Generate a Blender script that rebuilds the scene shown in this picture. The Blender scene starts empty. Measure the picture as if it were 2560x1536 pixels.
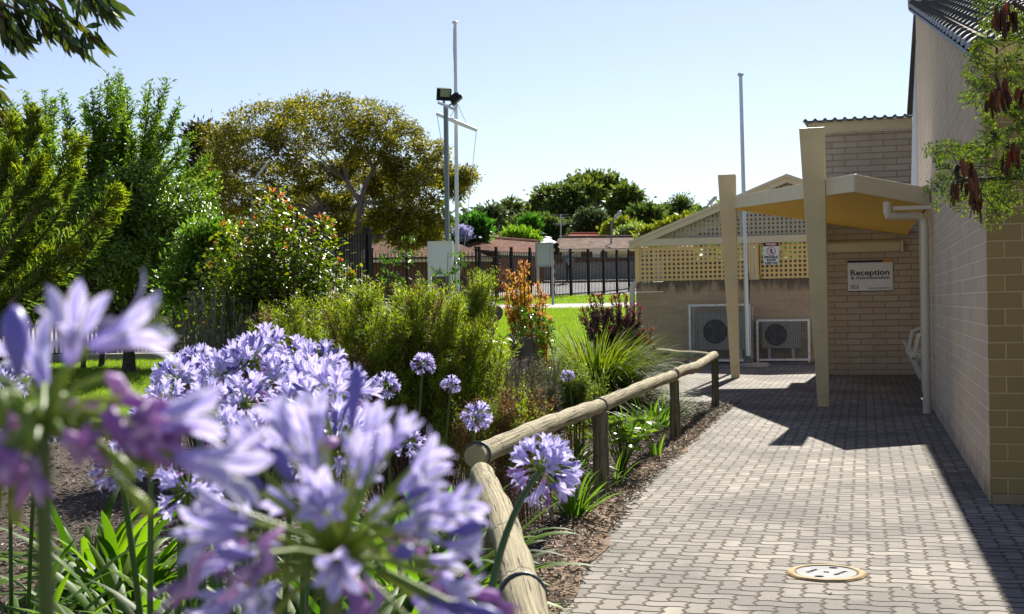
import bpy, bmesh, math, random
import numpy as np
from mathutils import Vector, Matrix
random.seed(7)
rng = np.random.default_rng(11)
SC = bpy.context.scene
COL = SC.collection
rad = math.radians
# ------------------------------------------------------------------ camera frame
TH, FPX, HC = rad(15.4), 3200.0, 1.22
PITCH, ROLL = -0.0016, 0.0166
CAM = Vector((0, 0, HC))
FWD = Vector((-math.sin(TH)*math.cos(PITCH), math.cos(TH)*math.cos(PITCH), math.sin(PITCH)))
HOR = Vector((math.cos(TH), math.sin(TH), 0))
ZUP = HOR.cross(FWD)
RT = math.cos(ROLL)*HOR - math.sin(ROLL)*ZUP
UP = math.sin(ROLL)*HOR + math.cos(ROLL)*ZUP
def P(px, py, d):
    """point at depth d (metres along the view axis) seen at photo position px, py"""
    return CAM + d*(FWD + RT*((px-1280)/FPX) + UP*((768-py)/FPX))
def CD(c, d, z=0.0):
    """point c metres to the side and d metres ahead of the place the photograph was taken from"""
    return Vector((c*math.cos(TH) - d*math.sin(TH), c*math.sin(TH) + d*math.cos(TH), z))
def depth(x, y): return -x*math.sin(TH) + y*math.cos(TH)
_HD = ((-50, 0), (14, 0), (18, .05), (26, .3), (35, .65), (45, 1.15), (52, 1.45), (57, 1.62), (60, 1.80), (66, 2.35), (72, 2.6), (110, 3.5), (200, 7), (420, 16), (900, 20))
def hd(d):
    for (a, za), (b, zb) in zip(_HD, _HD[1:]):
        if d <= b: return za + (zb-za)*max(0, (d-a))/(b-a)
    return _HD[-1][1]
def sst(a, b, x):
    t = min(1, max(0, (x-a)/(b-a))); return t*t*(3-2*t)
def H(x, y):
    m = 1 - sst(-6.2, -4.9, x)*(1 - sst(26.6, 28.0, y))
    return hd(depth(x, y))*m
def G(px, py, z=0.0):
    r = FWD + RT*((px-1280)/FPX) + UP*((768-py)/FPX)
    return CAM + r*((z-HC)/r.z)
def on(px, d):
    """ground point at depth d under photo column px"""
    p = P(px, 768, d); p.z = H(p.x, p.y); return p
# ------------------------------------------------------------------ node helper
class S:
    def __init__(s, t, sock): s.t, s.k = t, sock
    def _m(s, op, *o, clamp=False):
        n = s.t.nodes.new('ShaderNodeMath'); n.operation = op; n.use_clamp = clamp
        for i, v in enumerate((s,)+o):
            if isinstance(v, S): s.t.links.new(v.k, n.inputs[i])
            else: n.inputs[i].default_value = v
        return S(s.t, n.outputs[0])
    def __add__(s, o): return s._m('ADD', o)
    __radd__ = __add__
    def __sub__(s, o): return s._m('SUBTRACT', o)
    def __rsub__(s, o): return (s*-1) + o
    def __mul__(s, o): return s._m('MULTIPLY', o)
    __rmul__ = __mul__
    def __truediv__(s, o): return s._m('DIVIDE', o)
    def fl(s): return s._m('FLOOR')
    def mod(s, o): return s._m('FLOORED_MODULO', o)
    def lt(s, o): return s._m('LESS_THAN', o)
    def gt(s, o): return s._m('GREATER_THAN', o)
    def mn(s, o): return s._m('MINIMUM', o)
    def mx(s, o): return s._m('MAXIMUM', o)
    def sin(s): return s._m('SINE')
    def abs(s): return s._m('ABSOLUTE')
    def pw(s, o): return s._m('POWER', o)
    def ping(s, o): return s._m('PINGPONG', o)
    def ss(s, a, b):
        n = s.t.nodes.new('ShaderNodeMapRange'); n.interpolation_type = 'SMOOTHSTEP'
        s.t.links.new(s.k, n.inputs[0]); n.inputs[1].default_value = a; n.inputs[2].default_value = b
        return S(s.t, n.outputs[0])
class M:
    """a material under construction"""
    def __init__(s, name, rough=.7, spec=.3, metal=0):
        s.m = bpy.data.materials.new(name); s.m.use_nodes = True
        s.t = s.m.node_tree; s.b = s.t.nodes['Principled BSDF']; s.out = s.t.nodes['Material Output']
        s.b.inputs['Roughness'].default_value = rough; s.b.inputs['Specular IOR Level'].default_value = spec
        s.b.inputs['Metallic'].default_value = metal
        s._obj = None
    def n(s, typ, **kw):
        x = s.t.nodes.new(typ)
        for k, v in kw.items(): setattr(x, k, v)
        return x
    def l(s, a, b): s.t.links.new(a.k if isinstance(a, S) else a, b)
    def val(s, v):
        x = s.n('ShaderNodeValue'); x.outputs[0].default_value = v; return S(s.t, x.outputs[0])
    def obj(s, which='Object'):
        if which == 'Position': x = s.n('ShaderNodeNewGeometry'); return x.outputs['Position']
        return s.n('ShaderNodeTexCoord').outputs[which]
    def xyz(s, vec):
        x = s.n('ShaderNodeSeparateXYZ'); s.l(vec, x.inputs[0]); return [S(s.t, o) for o in x.outputs]
    def vec(s, x, y, z=0.0):
        n = s.n('ShaderNodeCombineXYZ')
        for i, v in enumerate((x, y, z)):
            if isinstance(v, S): s.l(v, n.inputs[i])
            else: n.inputs[i].default_value = v
        return n.outputs[0]
    def scale(s, vec, k):
        n = s.n('ShaderNodeMapping'); s.l(vec, n.inputs[0]); n.inputs['Scale'].default_value = k; return n.outputs[0]
    def noise(s, vec, sc, det=3, rough=.55, dist=0.0):
        n = s.n('ShaderNodeTexNoise'); s.l(vec, n.inputs['Vector'])
        n.inputs['Scale'].default_value = sc; n.inputs['Detail'].default_value = det; n.inputs['Roughness'].default_value = rough
        n.inputs['Distortion'].default_value = dist
        return S(s.t, n.outputs[0])
    def vor(s, vec, sc, feature='F1', out=0):
        n = s.n('ShaderNodeTexVoronoi', feature=feature); s.l(vec, n.inputs['Vector']); n.inputs['Scale'].default_value = sc
        return S(s.t, n.outputs[out])
    def white(s, vec):
        n = s.n('ShaderNodeTexWhiteNoise'); s.l(vec, n.inputs['Vector']); return S(s.t, n.outputs['Value'])
    def ramp(s, f, stops, interp='LINEAR'):
        n = s.n('ShaderNodeValToRGB'); n.color_ramp.interpolation = interp
        e = n.color_ramp.elements
        while len(e) < len(stops): e.new(.5)
        for i, (p, c) in enumerate(stops): e[i].position = p; e[i].color = (*c, 1)
        s.l(f, n.inputs[0]); return n.outputs[0]
    def mix(s, f, a, b, mode='MIX'):
        n = s.n('ShaderNodeMix', data_type='RGBA', blend_type=mode)
        for v, i in ((f, 0), (a, 6), (b, 7)):
            if isinstance(v, S): s.l(v, n.inputs[i])
            elif isinstance(v, (int, float)): n.inputs[i].default_value = v
            elif isinstance(v, tuple): n.inputs[i].default_value = (*v, 1)
            else: s.l(v, n.inputs[i])
        return n.outputs[2]
    def color(s, c):
        if isinstance(c, tuple): s.b.inputs['Base Color'].default_value = (*c, 1)
        else: s.l(c, s.b.inputs['Base Color'])
    def bump(s, h, dist=.01, strength=1.0):
        n = s.n('ShaderNodeBump'); n.inputs['Distance'].default_value = dist; n.inputs['Strength'].default_value = strength
        s.l(h, n.inputs['Height']); s.l(n.outputs[0], s.b.inputs['Normal'])
def mat_noise(name, c1, c2, sc=4, rough=.7, spec=.3, bump=0, bsc=60, metal=0, c3=None, det=4):
    m = M(name, rough, spec, metal); v = m.obj()
    f = m.noise(v, sc, det)
    st = [(.3, c1), (.7, c2)] if c3 is None else [(.28, c1), (.5, c2), (.72, c3)]
    m.color(m.ramp(f, st))
    if bump: m.bump(m.noise(v, bsc, 3), bump)
    return m.m
def mat_plain(name, c, rough=.5, spec=.4, metal=0, var=.12):
    """one colour, a little uneven"""
    return mat_noise(name, tuple(x*(1-var) for x in c), tuple(min(1, x*(1+var)) for x in c), 3.0, rough, spec, 0, metal=metal)
def mat_leaf(name, cols, trans=.45, rough=.42, spec=.5, tcol=None):
    """leaves: each leaf takes its own colour out of cols; light passes through"""
    m = M(name, rough, spec)
    g = m.n('ShaderNodeNewGeometry'); r = S(m.t, g.outputs['Random Per Island'])
    st = [(i/(len(cols)-1) if len(cols) > 1 else 0, c) for i, c in enumerate(cols)]
    c = m.ramp(r, st) if len(st) > 1 else None
    if c is None:
        m.color(cols[0])
    else: m.color(c)
    t = m.n('ShaderNodeBsdfTranslucent')
    k = tcol or (1.25, 1.45, .55)
    if c is None: t.inputs[0].default_value = tuple(min(1, a*b) for a, b in zip(cols[0], k))+(1,)
    else: m.l(m.mix(1.0, c, tuple(k), 'MULTIPLY'), t.inputs[0])
    mx = m.n('ShaderNodeMixShader'); mx.inputs[0].default_value = trans
    m.l(m.b.outputs[0], mx.inputs[1]); m.l(t.outputs[0], mx.inputs[2]); m.l(mx.outputs[0], m.out.inputs[0])
    return m.m
# ------------------------------------------------------------------ objects
def tag(o, label=None, cat=None, group=None, kind=None):
    if label: o['label'] = label
    if cat: o['category'] = cat
    if group: o['group'] = group
    if kind: o['kind'] = kind
    return o
def empty(name, loc=(0, 0, 0), label=None, cat=None, group=None, rz=0):
    o = bpy.data.objects.new(name, None); COL.objects.link(o); o.location = loc; o.rotation_euler = (0, 0, rz)
    o.empty_display_size = .1
    return tag(o, label, cat, group)
def wm(o):
    return (wm(o.parent) @ o.matrix_parent_inverse if o.parent else Matrix()) @ o.matrix_basis
def child(o, par):
    """parent o (built in world place) to a thing or a part without moving it"""
    if par is not None:
        o.parent = par; o.matrix_parent_inverse = wm(par).inverted()
    return o
def copy_tree(o, par=None):
    c = o.copy(); COL.objects.link(c)
    if par is not None: c.parent = par
    for ch in list(o.children): copy_tree(ch, c)
    return c
def link(name, me, mats, par=None, smooth=None, local=False):
    for m in (mats if isinstance(mats, (list, tuple)) else [mats]): me.materials.append(m)
    if smooth is not None:
        me.polygons.foreach_set('use_smooth', [True]*len(me.polygons))
        if smooth < 179: me.set_sharp_from_angle(angle=rad(smooth))
    me.update()
    o = bpy.data.objects.new(name, me); COL.objects.link(o)
    if par is not None:
        if local: o.parent = par
        else: child(o, par)
    return o
class MB:
    """collects shapes, builds one mesh"""
    def __init__(s): s.v = []; s.f = []; s.m = []; s.uv = []
    def add(s, vs, fs, m=0, uvs=None):
        b = len(s.v); s.v += [tuple(v) for v in vs]
        for i, f in enumerate(fs):
            s.f.append([b+j for j in f]); s.m.append(m); s.uv.append(uvs[i] if uvs else None)
    def box(s, lo, hi, m=0, M4=None):
        x0, y0, z0 = lo; x1, y1, z1 = hi
        vs = [Vector(p) for p in ((x0,y0,z0),(x1,y0,z0),(x1,y1,z0),(x0,y1,z0),(x0,y0,z1),(x1,y0,z1),(x1,y1,z1),(x0,y1,z1))]
        if M4 is not None: vs = [M4 @ v for v in vs]
        s.add(vs, [(3,2,1,0),(4,5,6,7),(0,1,5,4),(1,2,6,5),(2,3,7,6),(3,0,4,7)], m)
    def beam(s, a, b, w, h, m=0, up=Vector((0, 0, 1))):
        """a box of width w and height h from a to b"""
        a, b = Vector(a), Vector(b); d = b-a; L = d.length; d.normalize()
        x = d.cross(up)
        if x.length < 1e-4: x = d.cross(Vector((0, 1, 0)))
        x.normalize(); z = x.cross(d)
        M4 = Matrix((x, d, z)).transposed().to_4x4(); M4.translation = a
        s.box((-w/2, 0, -h/2), (w/2, L, h/2), m, M4)
    def tube(s, pts, r, n=8, m=0, cap=True, jit=0.0):
        pts = [Vector(p) for p in pts]
        if not isinstance(r, (list, tuple)): r = [r]*len(pts)
        rings = []; ref = None; vl = 0; vv = []
        for i, p in enumerate(pts):
            t = (pts[min(i+1, len(pts)-1)] - pts[max(i-1, 0)])
            if t.length < 1e-9: t = Vector((0, 0, 1))
            t.normalize()
            if ref is None:
                ref = t.cross(Vector((0, 0, 1)))
                if ref.length < .05: ref = t.cross(Vector((1, 0, 0)))
            ref = (ref - t*ref.dot(t)); ref.normalize(); bi = t.cross(ref)
            if i: vl += (p-pts[i-1]).length
            vv.append(vl)
            rings.append([p + (ref*math.cos(2*math.pi*k/n) + bi*math.sin(2*math.pi*k/n))*(r[i]*(1+(random.uniform(-jit, jit) if jit else 0))) for k in range(n)])
        vs = [q for g in rings for q in g]; fs = []; us = []
        for i in range(len(rings)-1):
            for k in range(n):
                k2 = (k+1) % n
                fs.append((i*n+k, i*n+k2, (i+1)*n+k2, (i+1)*n+k))
                us.append(((k/n, vv[i]), ((k+1)/n, vv[i]), ((k+1)/n, vv[i+1]), (k/n, vv[i+1])))
        if cap:
            fs.append(tuple(range(n-1, -1, -1))); us.append(tuple((.5, 0) for _ in range(n)))
            fs.append(tuple((len(rings)-1)*n+k for k in range(n))); us.append(tuple((.5, vl) for _ in range(n)))
        s.add(vs, fs, m, us)
    def lathe(s, c, prof, n=24, m=0):
        """profile of (radius, z) turned round a vertical axis at c"""
        c = Vector(c)
        s.tube([c+Vector((0, 0, z)) for r, z in prof], [max(r, 1e-4) for r, z in prof], n, m)
    def prism(s, poly, ext, m=0):
        """poly: list of points in a plane; ext: extrusion vector"""
        n = len(poly); e = Vector(ext); a = [Vector(p) for p in poly]; b = [p+e for p in a]
        nrm = Vector((0, 0, 0))
        for i in range(n): nrm += a[i].cross(a[(i+1) % n])
        if nrm.dot(e) > 0: a, b = b, a
        s.add(a+b, [tuple(range(n)), tuple(range(2*n-1, n-1, -1))] + [(i, i+n, (i+1) % n+n, (i+1) % n) for i in range(n)], m)
    def build(s, name, mats, par=None, smooth=None, bevel=0, local=False):
        me = bpy.data.meshes.new(name); me.from_pydata(s.v, [], s.f)
        me.polygons.foreach_set('material_index', s.m)
        if any(u is not None for u in s.uv):
            lay = me.uv_layers.new(name='UVMap'); arr = np.zeros((len(me.loops), 2), 'f'); k = 0
            for f, u in zip(s.f, s.uv):
                if u is not None:
                    for j in range(len(f)): arr[k+j] = u[j]
                k += len(f)
            lay.data.foreach_set('uv', arr.ravel())
        o = link(name, me, mats, par, smooth, local)
        if bevel:
            b = o.modifiers.new('bevel', 'BEVEL'); b.width = bevel; b.segments = 2; b.limit_method = 'ANGLE'; b.angle_limit = rad(40)
        return o
# leaf templates: (t along, s across, h up) and faces
LEAF = {
 'kite': (np.array([(0,0,0),(.42,.5,.05),(1,0,-.08),(.42,-.5,.05)]), [(0,1,2,3)]),
 'fold': (np.array([(0,0,0),(.4,.5,.1),(1,0,-.12),(.4,-.5,.1)]), [(0,1,2),(0,2,3)]),
 'oval': (np.array([(0,0,0),(.25,.38,.07),(.65,.46,.05),(1,0,-.1),(.65,-.46,.05),(.25,-.38,.07),(.5,0,-.02)]), [(0,1,6),(1,2,6),(2,3,6),(3,4,6),(4,5,6),(5,0,6)]),
 'lance': (np.array([(0,0,0),(.2,.32,.03),(.5,.5,0),(.8,.26,-.06),(1,0,-.14),(.8,-.26,-.06),(.5,-.5,0),(.2,-.32,.03)]), [(0,1,2,7),(2,6,7),(2,3,5,6),(3,4,5)]),
 'needle': (np.array([(0,.5,0),(0,-.5,0),(1,0,0)]), [(0,1,2)]),
}
def nz(a): return a/np.maximum(np.linalg.norm(a, axis=-1, keepdims=True), 1e-9)
def rdir(n): return nz(rng.normal(size=(n, 3)))
class LM:
    """collects leaves (numpy), builds one mesh"""
    def __init__(s): s.V = []; s.F = []; s.FM = []; s.nv = 0
    def add(s, pos, d, L, W, tpl='kite', nrm=None, m=0):
        pos = np.asarray(pos, 'f8'); n = len(pos)
        if n == 0: return
        d = nz(np.asarray(d, 'f8')); nrm = rdir(n) if nrm is None else np.asarray(nrm, 'f8')
        L = np.broadcast_to(np.asarray(L, 'f8'), (n,)); W = np.broadcast_to(np.asarray(W, 'f8'), (n,))
        side = nz(np.cross(d, nrm)); up = np.cross(side, d)
        T, fs = LEAF[tpl]; K = len(T)
        V = pos[:, None, :] + T[None, :, 0, None]*(L[:, None, None]*d[:, None, :]) + T[None, :, 1, None]*(W[:, None, None]*side[:, None, :]) + T[None, :, 2, None]*(L[:, None, None]*up[:, None, :])
        s.V.append(V.reshape(-1, 3))
        base = (np.arange(n)*K + s.nv)
        for f in fs: s.F.append((base[:, None] + np.array(f)[None, :])); s.FM.append(np.full(n, m, 'i4'))
        s.nv += n*K
    def strip(s, P3, Wd, side, m=0, fold=None):
        """ribbons: P3 (n,k,3) spine points, Wd (n,k) widths, side (n,3); fold gives a keel"""
        n, k, _ = P3.shape
        sd = side[:, None, :]
        A = P3 + sd*Wd[..., None]/2; B = P3 - sd*Wd[..., None]/2
        if fold is not None:
            tan = nz(np.gradient(P3, axis=1)); up = np.cross(np.broadcast_to(sd, tan.shape), tan)
            A = A + up*(Wd*fold)[..., None]; B = B + up*(Wd*fold)[..., None]
            V = np.stack([A, P3, B], 2); q = 3
        else: V = np.stack([A, B], 2); q = 2
        s.V.append(V.reshape(-1, 3)); b = s.nv + np.arange(n)*k*q
        for i in range(k-1):
            for j in range(q-1):
                o = i*q+j; s.F.append(b[:, None] + np.array([o, o+1, o+q+1, o+q])[None, :]); s.FM.append(np.full(n, m, 'i4'))
        s.nv += n*k*q
    def build(s, name, mats, par=None, smooth=None, local=False):
        V = np.concatenate(s.V).astype('f4'); me = bpy.data.meshes.new(name)
        me.vertices.add(len(V)); me.vertices.foreach_set('co', V.ravel())
        tot = np.concatenate([np.full(len(f), f.shape[1], 'i4') for f in s.F]); idx = np.concatenate([f.ravel() for f in s.F]).astype('i4')
        me.loops.add(len(idx)); me.loops.foreach_set('vertex_index', idx)
        me.polygons.add(len(tot)); st = np.concatenate([[0], np.cumsum(tot)[:-1]]).astype('i4')
        me.polygons.foreach_set('loop_start', st); me.polygons.foreach_set('material_index', np.concatenate(s.FM))
        me.update(calc_edges=True); me.validate()
        return link(name, me, mats, par, smooth, local)
def text_mesh(txt, size, name='lettering', mat=None, par=None, M4=None, bold=0.0, align='CENTER', ext=.0008, sx=1.0):
    cu = bpy.data.curves.new(name, 'FONT'); cu.body = txt; cu.size = size; cu.align_x = align; cu.align_y = 'CENTER'
    cu.offset = bold*size; cu.extrude = ext
    to = bpy.data.objects.new('tmp', cu); COL.objects.link(to); bpy.context.view_layer.update()
    me = bpy.data.meshes.new_from_object(to); bpy.data.objects.remove(to); bpy.data.curves.remove(cu)
    me.transform(Matrix.Diagonal((sx, 1, 1, 1)))
    if M4 is not None: me.transform(M4)
    me.materials.clear()
    return link(name, me, [mat], par)
def frontal(x, y, z):
    """frame for things on a wall that faces the viewer (-Y): local x right, local y up, local z towards -Y"""
    return Matrix(((1, 0, 0, x), (0, 0, -1, y), (0, 1, 0, z), (0, 0, 0, 1)))
# ------------------------------------------------------------------ light, sky, camera
SUN_AZ, SUN_EL = rad(1.5), rad(38)
SUNV = Vector((math.sin(SUN_AZ)*math.cos(SUN_EL), math.cos(SUN_AZ)*math.cos(SUN_EL), math.sin(SUN_EL)))
W = bpy.data.worlds.new('World'); SC.world = W; W.use_nodes = True
_t = W.node_tree; _bg = _t.nodes['Background']
_sky = _t.nodes.new('ShaderNodeTexSky'); _sky.sky_type = 'NISHITA'; _sky.sun_disc = False
_sky.sun_elevation = SUN_EL; _sky.sun_rotation = SUN_AZ
_sky.air_density = 1.0; _sky.dust_density = 0.22; _sky.ozone_density = 3.0; _sky.altitude = 300
_hs = _t.nodes.new('ShaderNodeHueSaturation'); _hs.inputs['Saturation'].default_value = .80; _hs.inputs['Hue'].default_value = .516; _hs.inputs['Value'].default_value = 1.06
_t.links.new(_sky.outputs[0], _hs.inputs['Color']); _t.links.new(_hs.outputs[0], _bg.inputs[0]); _bg.inputs[1].default_value = .052
_l = bpy.data.lights.new('sun', 'SUN'); _l.energy = 5.0; _l.angle = rad(.5); _l.color = (1, .95, .86)
_lo = bpy.data.objects.new('sun', _l); COL.objects.link(_lo); _lo.rotation_mode = 'QUATERNION'
_lo.rotation_quaternion = SUNV.to_track_quat('Z', 'Y'); _lo.location = (0, 30, 40)
_cam = bpy.data.cameras.new('camera'); _co = bpy.data.objects.new('camera', _cam); COL.objects.link(_co)
_cam.sensor_width = 36; _cam.sensor_fit = 'HORIZONTAL'; _cam.lens = 36*FPX/2560; _cam.clip_start = .05; _cam.clip_end = 3000
_m4 = Matrix((RT, UP, -FWD)).transposed().to_4x4(); _m4.translation = CAM; _co.matrix_world = _m4
_cam.dof.use_dof = True; _cam.dof.focus_distance = 7.5; _cam.dof.aperture_fstop = 10
SC.camera = _co
SC.view_settings.view_transform = 'Standard'; SC.view_settings.look = 'None'; SC.view_settings.gamma = 1
SC.view_settings.exposure = 1.26; SC.view_settings.use_curve_mapping = False
SC.cycles.max_bounces = 8; SC.cycles.transparent_max_bounces = 8; SC.cycles.diffuse_bounces = 4
# ------------------------------------------------------------------ ground materials
def _paver():
    m = M('interlocking_pavers', .85, .15); v = m.obj('Position'); x, y, z = m.xyz(v)
    u = .088
    wob = m.noise(v, 1.3, 2); xr = x + (wob-.5)*.02; yr = y + (m.noise(m.vec(x+7.3, y, 0.0), 1.1, 2)-.5)*.02
    X = xr/u + ((y/u*2.0).ping(1.0)-.5)*.19
    Y = yr/u + (x/u*math.pi).sin()*.085
    i, j = X.fl(), Y.fl(); fx, fy = X-i, Y-j
    k = (i-j).mod(4.0)
    k0, k1, k2, k3 = k.lt(.5), k.gt(.5)*k.lt(1.5), k.gt(1.5)*k.lt(2.5), k.gt(2.5)
    jw = m.noise(v, 9, 2)*.05
    dl, dr = fx + k1*9, (1-fx) + k0*9
    db, dt = fy + k2*9, (1-fy) + k3*9
    dv = dl.mn(dr) - jw; dh = (db.mn(dt) - jw*.8)
    idn = m.white(m.vec(i - k1, j + k3))
    grain = m.noise(v, 420, 2, .6); blotch = m.noise(v, .9, 4, .6); fine = m.noise(v, 60, 3)
    base = m.ramp(idn, [(0, (.11, .098, .081)), (.3, (.185, .166, .138)), (.7, (.245, .221, .184)), (1, (.35, .312, .255))])
    c = m.mix(m.ss_(grain, .42, .68)*.7, base, (.43, .40, .355))
    c = m.mix((1-m.ss_(grain, .3, .5))*.65, c, (.075, .068, .06))
    dark = m.ss_(blotch + (idn-.5)*.16, .48, .60)
    c = m.mix(dark*.55, c, (.085, .08, .074)); c = m.mix(m.ss_(m.noise(v, 3.1, 5, .7), .58, .72)*.35, c, (.16, .115, .07))
    jv = 1-m.ss_(dv, .02, .085); jh = 1-m.ss_(dh, .03, .10)
    c = m.mix(jv*.92, c, m.ramp(fine, [(.3, (.055, .04, .028)), (.7, (.15, .115, .075))]))
    c = m.mix(jh*.97, c, (.014, .012, .010))  # joints across the view near black: their shadow is painted into the colour
    m.color(c)
    h = m.ss_(dv.mn(dh), .0, .10)*.9 + grain*.30 + idn*.65
    m.bump(h, .007)
    return m.m
M.ss_ = lambda s, f, a, b: f.ss(a, b)
MAT_PAVER = _paver()
def _mulch():
    m = M('mulch_soil', .95, .1); v = m.obj('Position')
    f = m.noise(m.scale(v, (1, 1, 1)), 45, 5, .7); g = m.noise(v, 1.2, 3); q = m.vor(v, 60)
    c = m.ramp(f, [(.3, (.025, .018, .013)), (.48, (.095, .073, .055)), (.62, (.20, .17, .14)), (.75, (.34, .31, .265))])
    m.color(m.mix(m.ss_(g, .4, .7)*.5, c, (.05, .036, .026))); m.bump(f + q*.5, .03)
    return m.m
MAT_MULCH = _mulch()
def _sand():
    m = M('sandy_edge', .95, .1); v = m.obj('Position')
    f = m.noise(v, 5, 5, .65); g = m.noise(v, 120, 3)
    c = m.ramp(f, [(.32, (.085, .058, .04)), (.5, (.21, .142, .094)), (.7, (.31, .225, .16))])
    m.color(m.mix(m.ss_(m.noise(v, 2.2, 3), .56, .62)*.75, m.mix(g*.35, c, (.12, .09, .06)), (.075, .045, .028))); m.bump(f*.6+g*.3, .012); return m.m
MAT_SAND = _sand()
def _lawn(name, a, b, c3):
    m = M(name, .9, .1); v = m.obj('Position')
    f = m.noise(v, .8, 4, .6); g = m.noise(v, 55, 3, .7)
    c = m.ramp(f, [(.3, a), (.55, b), (.75, c3)])
    m.color(m.mix(m.ss_(g, .35, .7)*.5, c, tuple(x*.35 for x in a))); m.bump(g, .03); return m.m
MAT_LAWN = _lawn('lawn_grass', (.13, .23, .010), (.19, .29, .014), (.30, .33, .04))
MAT_GROUND = mat_noise('dry_ground', (.10, .095, .04), (.20, .18, .09), .35, .95, .1, .03, 12, c3=(.13, .14, .045))
MAT_ROAD = mat_noise('asphalt', (.23, .22, .215), (.30, .29, .285), .6, .9, .2, .004, 200)
MAT_CONC = mat_noise('concrete', (.30, .285, .26), (.40, .38, .35), 1.5, .85, .2, .003, 120)
MAT_PATH = mat_noise('pale_path', (.32, .29, .265), (.42, .385, .35), 3, .9, .15, .005, 60)
MAT_DIRT = mat_noise('orange_dirt', (.26, .165, .09), (.36, .26, .165), 2, .95, .1, .01, 30)
# ------------------------------------------------------------------ ground sheets
def sheet(name, rows, m, off=0.0, kind='structure', flat=None):
    """rows: list of rows of (x, y); follows the terrain"""
    vs = []; fs = []; n = len(rows[0])
    for r in rows:
        for x, y in r: vs.append((x, y, (H(x, y) if flat is None else flat) + off))
    for i in range(len(rows)-1):
        for j in range(n-1): fs.append((i*n+j, i*n+j+1, (i+1)*n+j+1, (i+1)*n+j))
    mb = MB(); mb.add(vs, fs); o = mb.build(name, [m], smooth=180); tag(o, kind=kind); return o
def cdrows(c0, c1, d0, d1, nc, nd, ratio=False):
    """rows between depths d0..d1 and sides c0..c1 (as side/depth if ratio)"""
    out = []
    for i in range(nd+1):
        d = d0 + (d1-d0)*i/nd
        out.append([tuple(CD((c0+(c1-c0)*j/nc)*(d if ratio else 1), d)[:2]) for j in range(nc+1)])
    return out
_rows = []
for d in list(range(-40, 16, 4)) + list(range(16, 80, 2)) + [85, 95, 110, 130, 160, 200, 260, 340, 450, 600, 900]:
    w = max(30.0, d*1.2)
    _rows.append([tuple(CD(w*(j/30-1), d)[:2]) for j in range(61)])
sheet('ground', _rows, MAT_GROUND, -.07)
# paving: from the wall to the sandy edge of the bed, then round the back of the bed
EDGE = [G(x, y).xy for x, y in ((1180, 2400), (1330, 1640), (1385, 1480), (1440, 1395), (1500, 1320), (1565, 1245), (1640, 1165), (1720, 1095), (1790, 1040), (1800, 1010), (1740, 985), (1660, 970), (1560, 963))]
_rows = []
_ys = [-6.0, -2.0, 0.5]
for e in EDGE[:9]: _ys.append(e.y)
def edge_x(y):
    pts = [(-8.0, EDGE[0].x)] + [(e.y, e.x) for e in EDGE[:9]]
    for (a, xa), (b, xb) in zip(pts, pts[1:]):
        if y <= b: return xa + (xb-xa)*(y-a)/max(1e-6, b-a)
    return pts[-1][1]
yv = -6.0
while yv < EDGE[8].y - .01:
    x0 = edge_x(yv) + .02*math.sin(yv*7)+.012*math.sin(yv*19)
    _rows.append([(x0 + (9.0-x0)*j/8, yv) for j in range(9)]); yv += .1
yb = EDGE[8].y
_rows.append([(EDGE[8].x + (9.0-EDGE[8].x)*j/8, yb) for j in range(9)])
for t in (0.15, .5, 1):
    y = yb + .7*t; _rows.append([(-1.9 - 5.2*sst(0, 1, t) + (9+1.9+5.2*sst(0, 1, t))*j/8, y) for j in range(9)])
_rows.append([(-7.1 + 16.1*j/8, 27.5) for j in range(9)])
sheet('paving', _rows, MAT_PAVER, 0, flat=0.0)
# sandy, worn edge between paving and mulch
_rows = []; yv = 1.0
while yv < EDGE[8].y:
    x0 = edge_x(yv); w = .15 + .04*math.sin(yv*2.1) + .02*math.sin(yv*9.3)+.012*random.random(); w2 = .05+.045*math.sin(yv*1.3)+.025*math.sin(yv*6.1+1)+.012*random.random()
    _rows.append([(x0 - w + (w+w2)*t, yv) for t in (0, .25, .5, .75, 1)]); yv += .07
sheet('sandy_ground', _rows, MAT_SAND, .006, flat=0.0)
# garden bed (mulch)
_rows = []
for i in range(43):
    y = -4 + (EDGE[8].y+4.05)*i/42; x1 = edge_x(y) - .12
    _rows.append([(x1 - (x1+22)*(j/24)**1.3, y) for j in range(25)])
sheet('garden_bed', _rows, MAT_MULCH, -.008)
sheet('garden_bed', cdrows(-9, -1.2, 15.5, 27, 20, 12), MAT_MULCH, -.01)
sheet('lawn', cdrows(-.50, -.255, 13.2, 24.5, 12, 24, True), MAT_LAWN, .03)
sheet('kerb', cdrows(-.50, -.16, 24.5, 24.9, 12, 1, True), MAT_CONC, .12)
_k = MB()
for i in range(20):
    a = CD((-.50+.017*i)*24.7, 24.7); b = CD((-.50+.017*(i+1))*24.7, 24.7); a.z = H(a.x, a.y)+.02; b.z = H(b.x, b.y)+.02
    _k.beam(a, b, .38, .26)
tag(_k.build('kerb', [MAT_CONC]), kind='structure')
sheet('tree_bed', cdrows(-.5, -.16, 25, 31, 10, 6, True), MAT_MULCH, .03)
sheet('path', cdrows(-.60, -.20, 31, 36, 8, 4, True), MAT_PATH, .03)
sheet('dirt_strip', cdrows(-.60, -.2, 39, 44, 8, 4, True), MAT_DIRT, .03)
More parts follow.
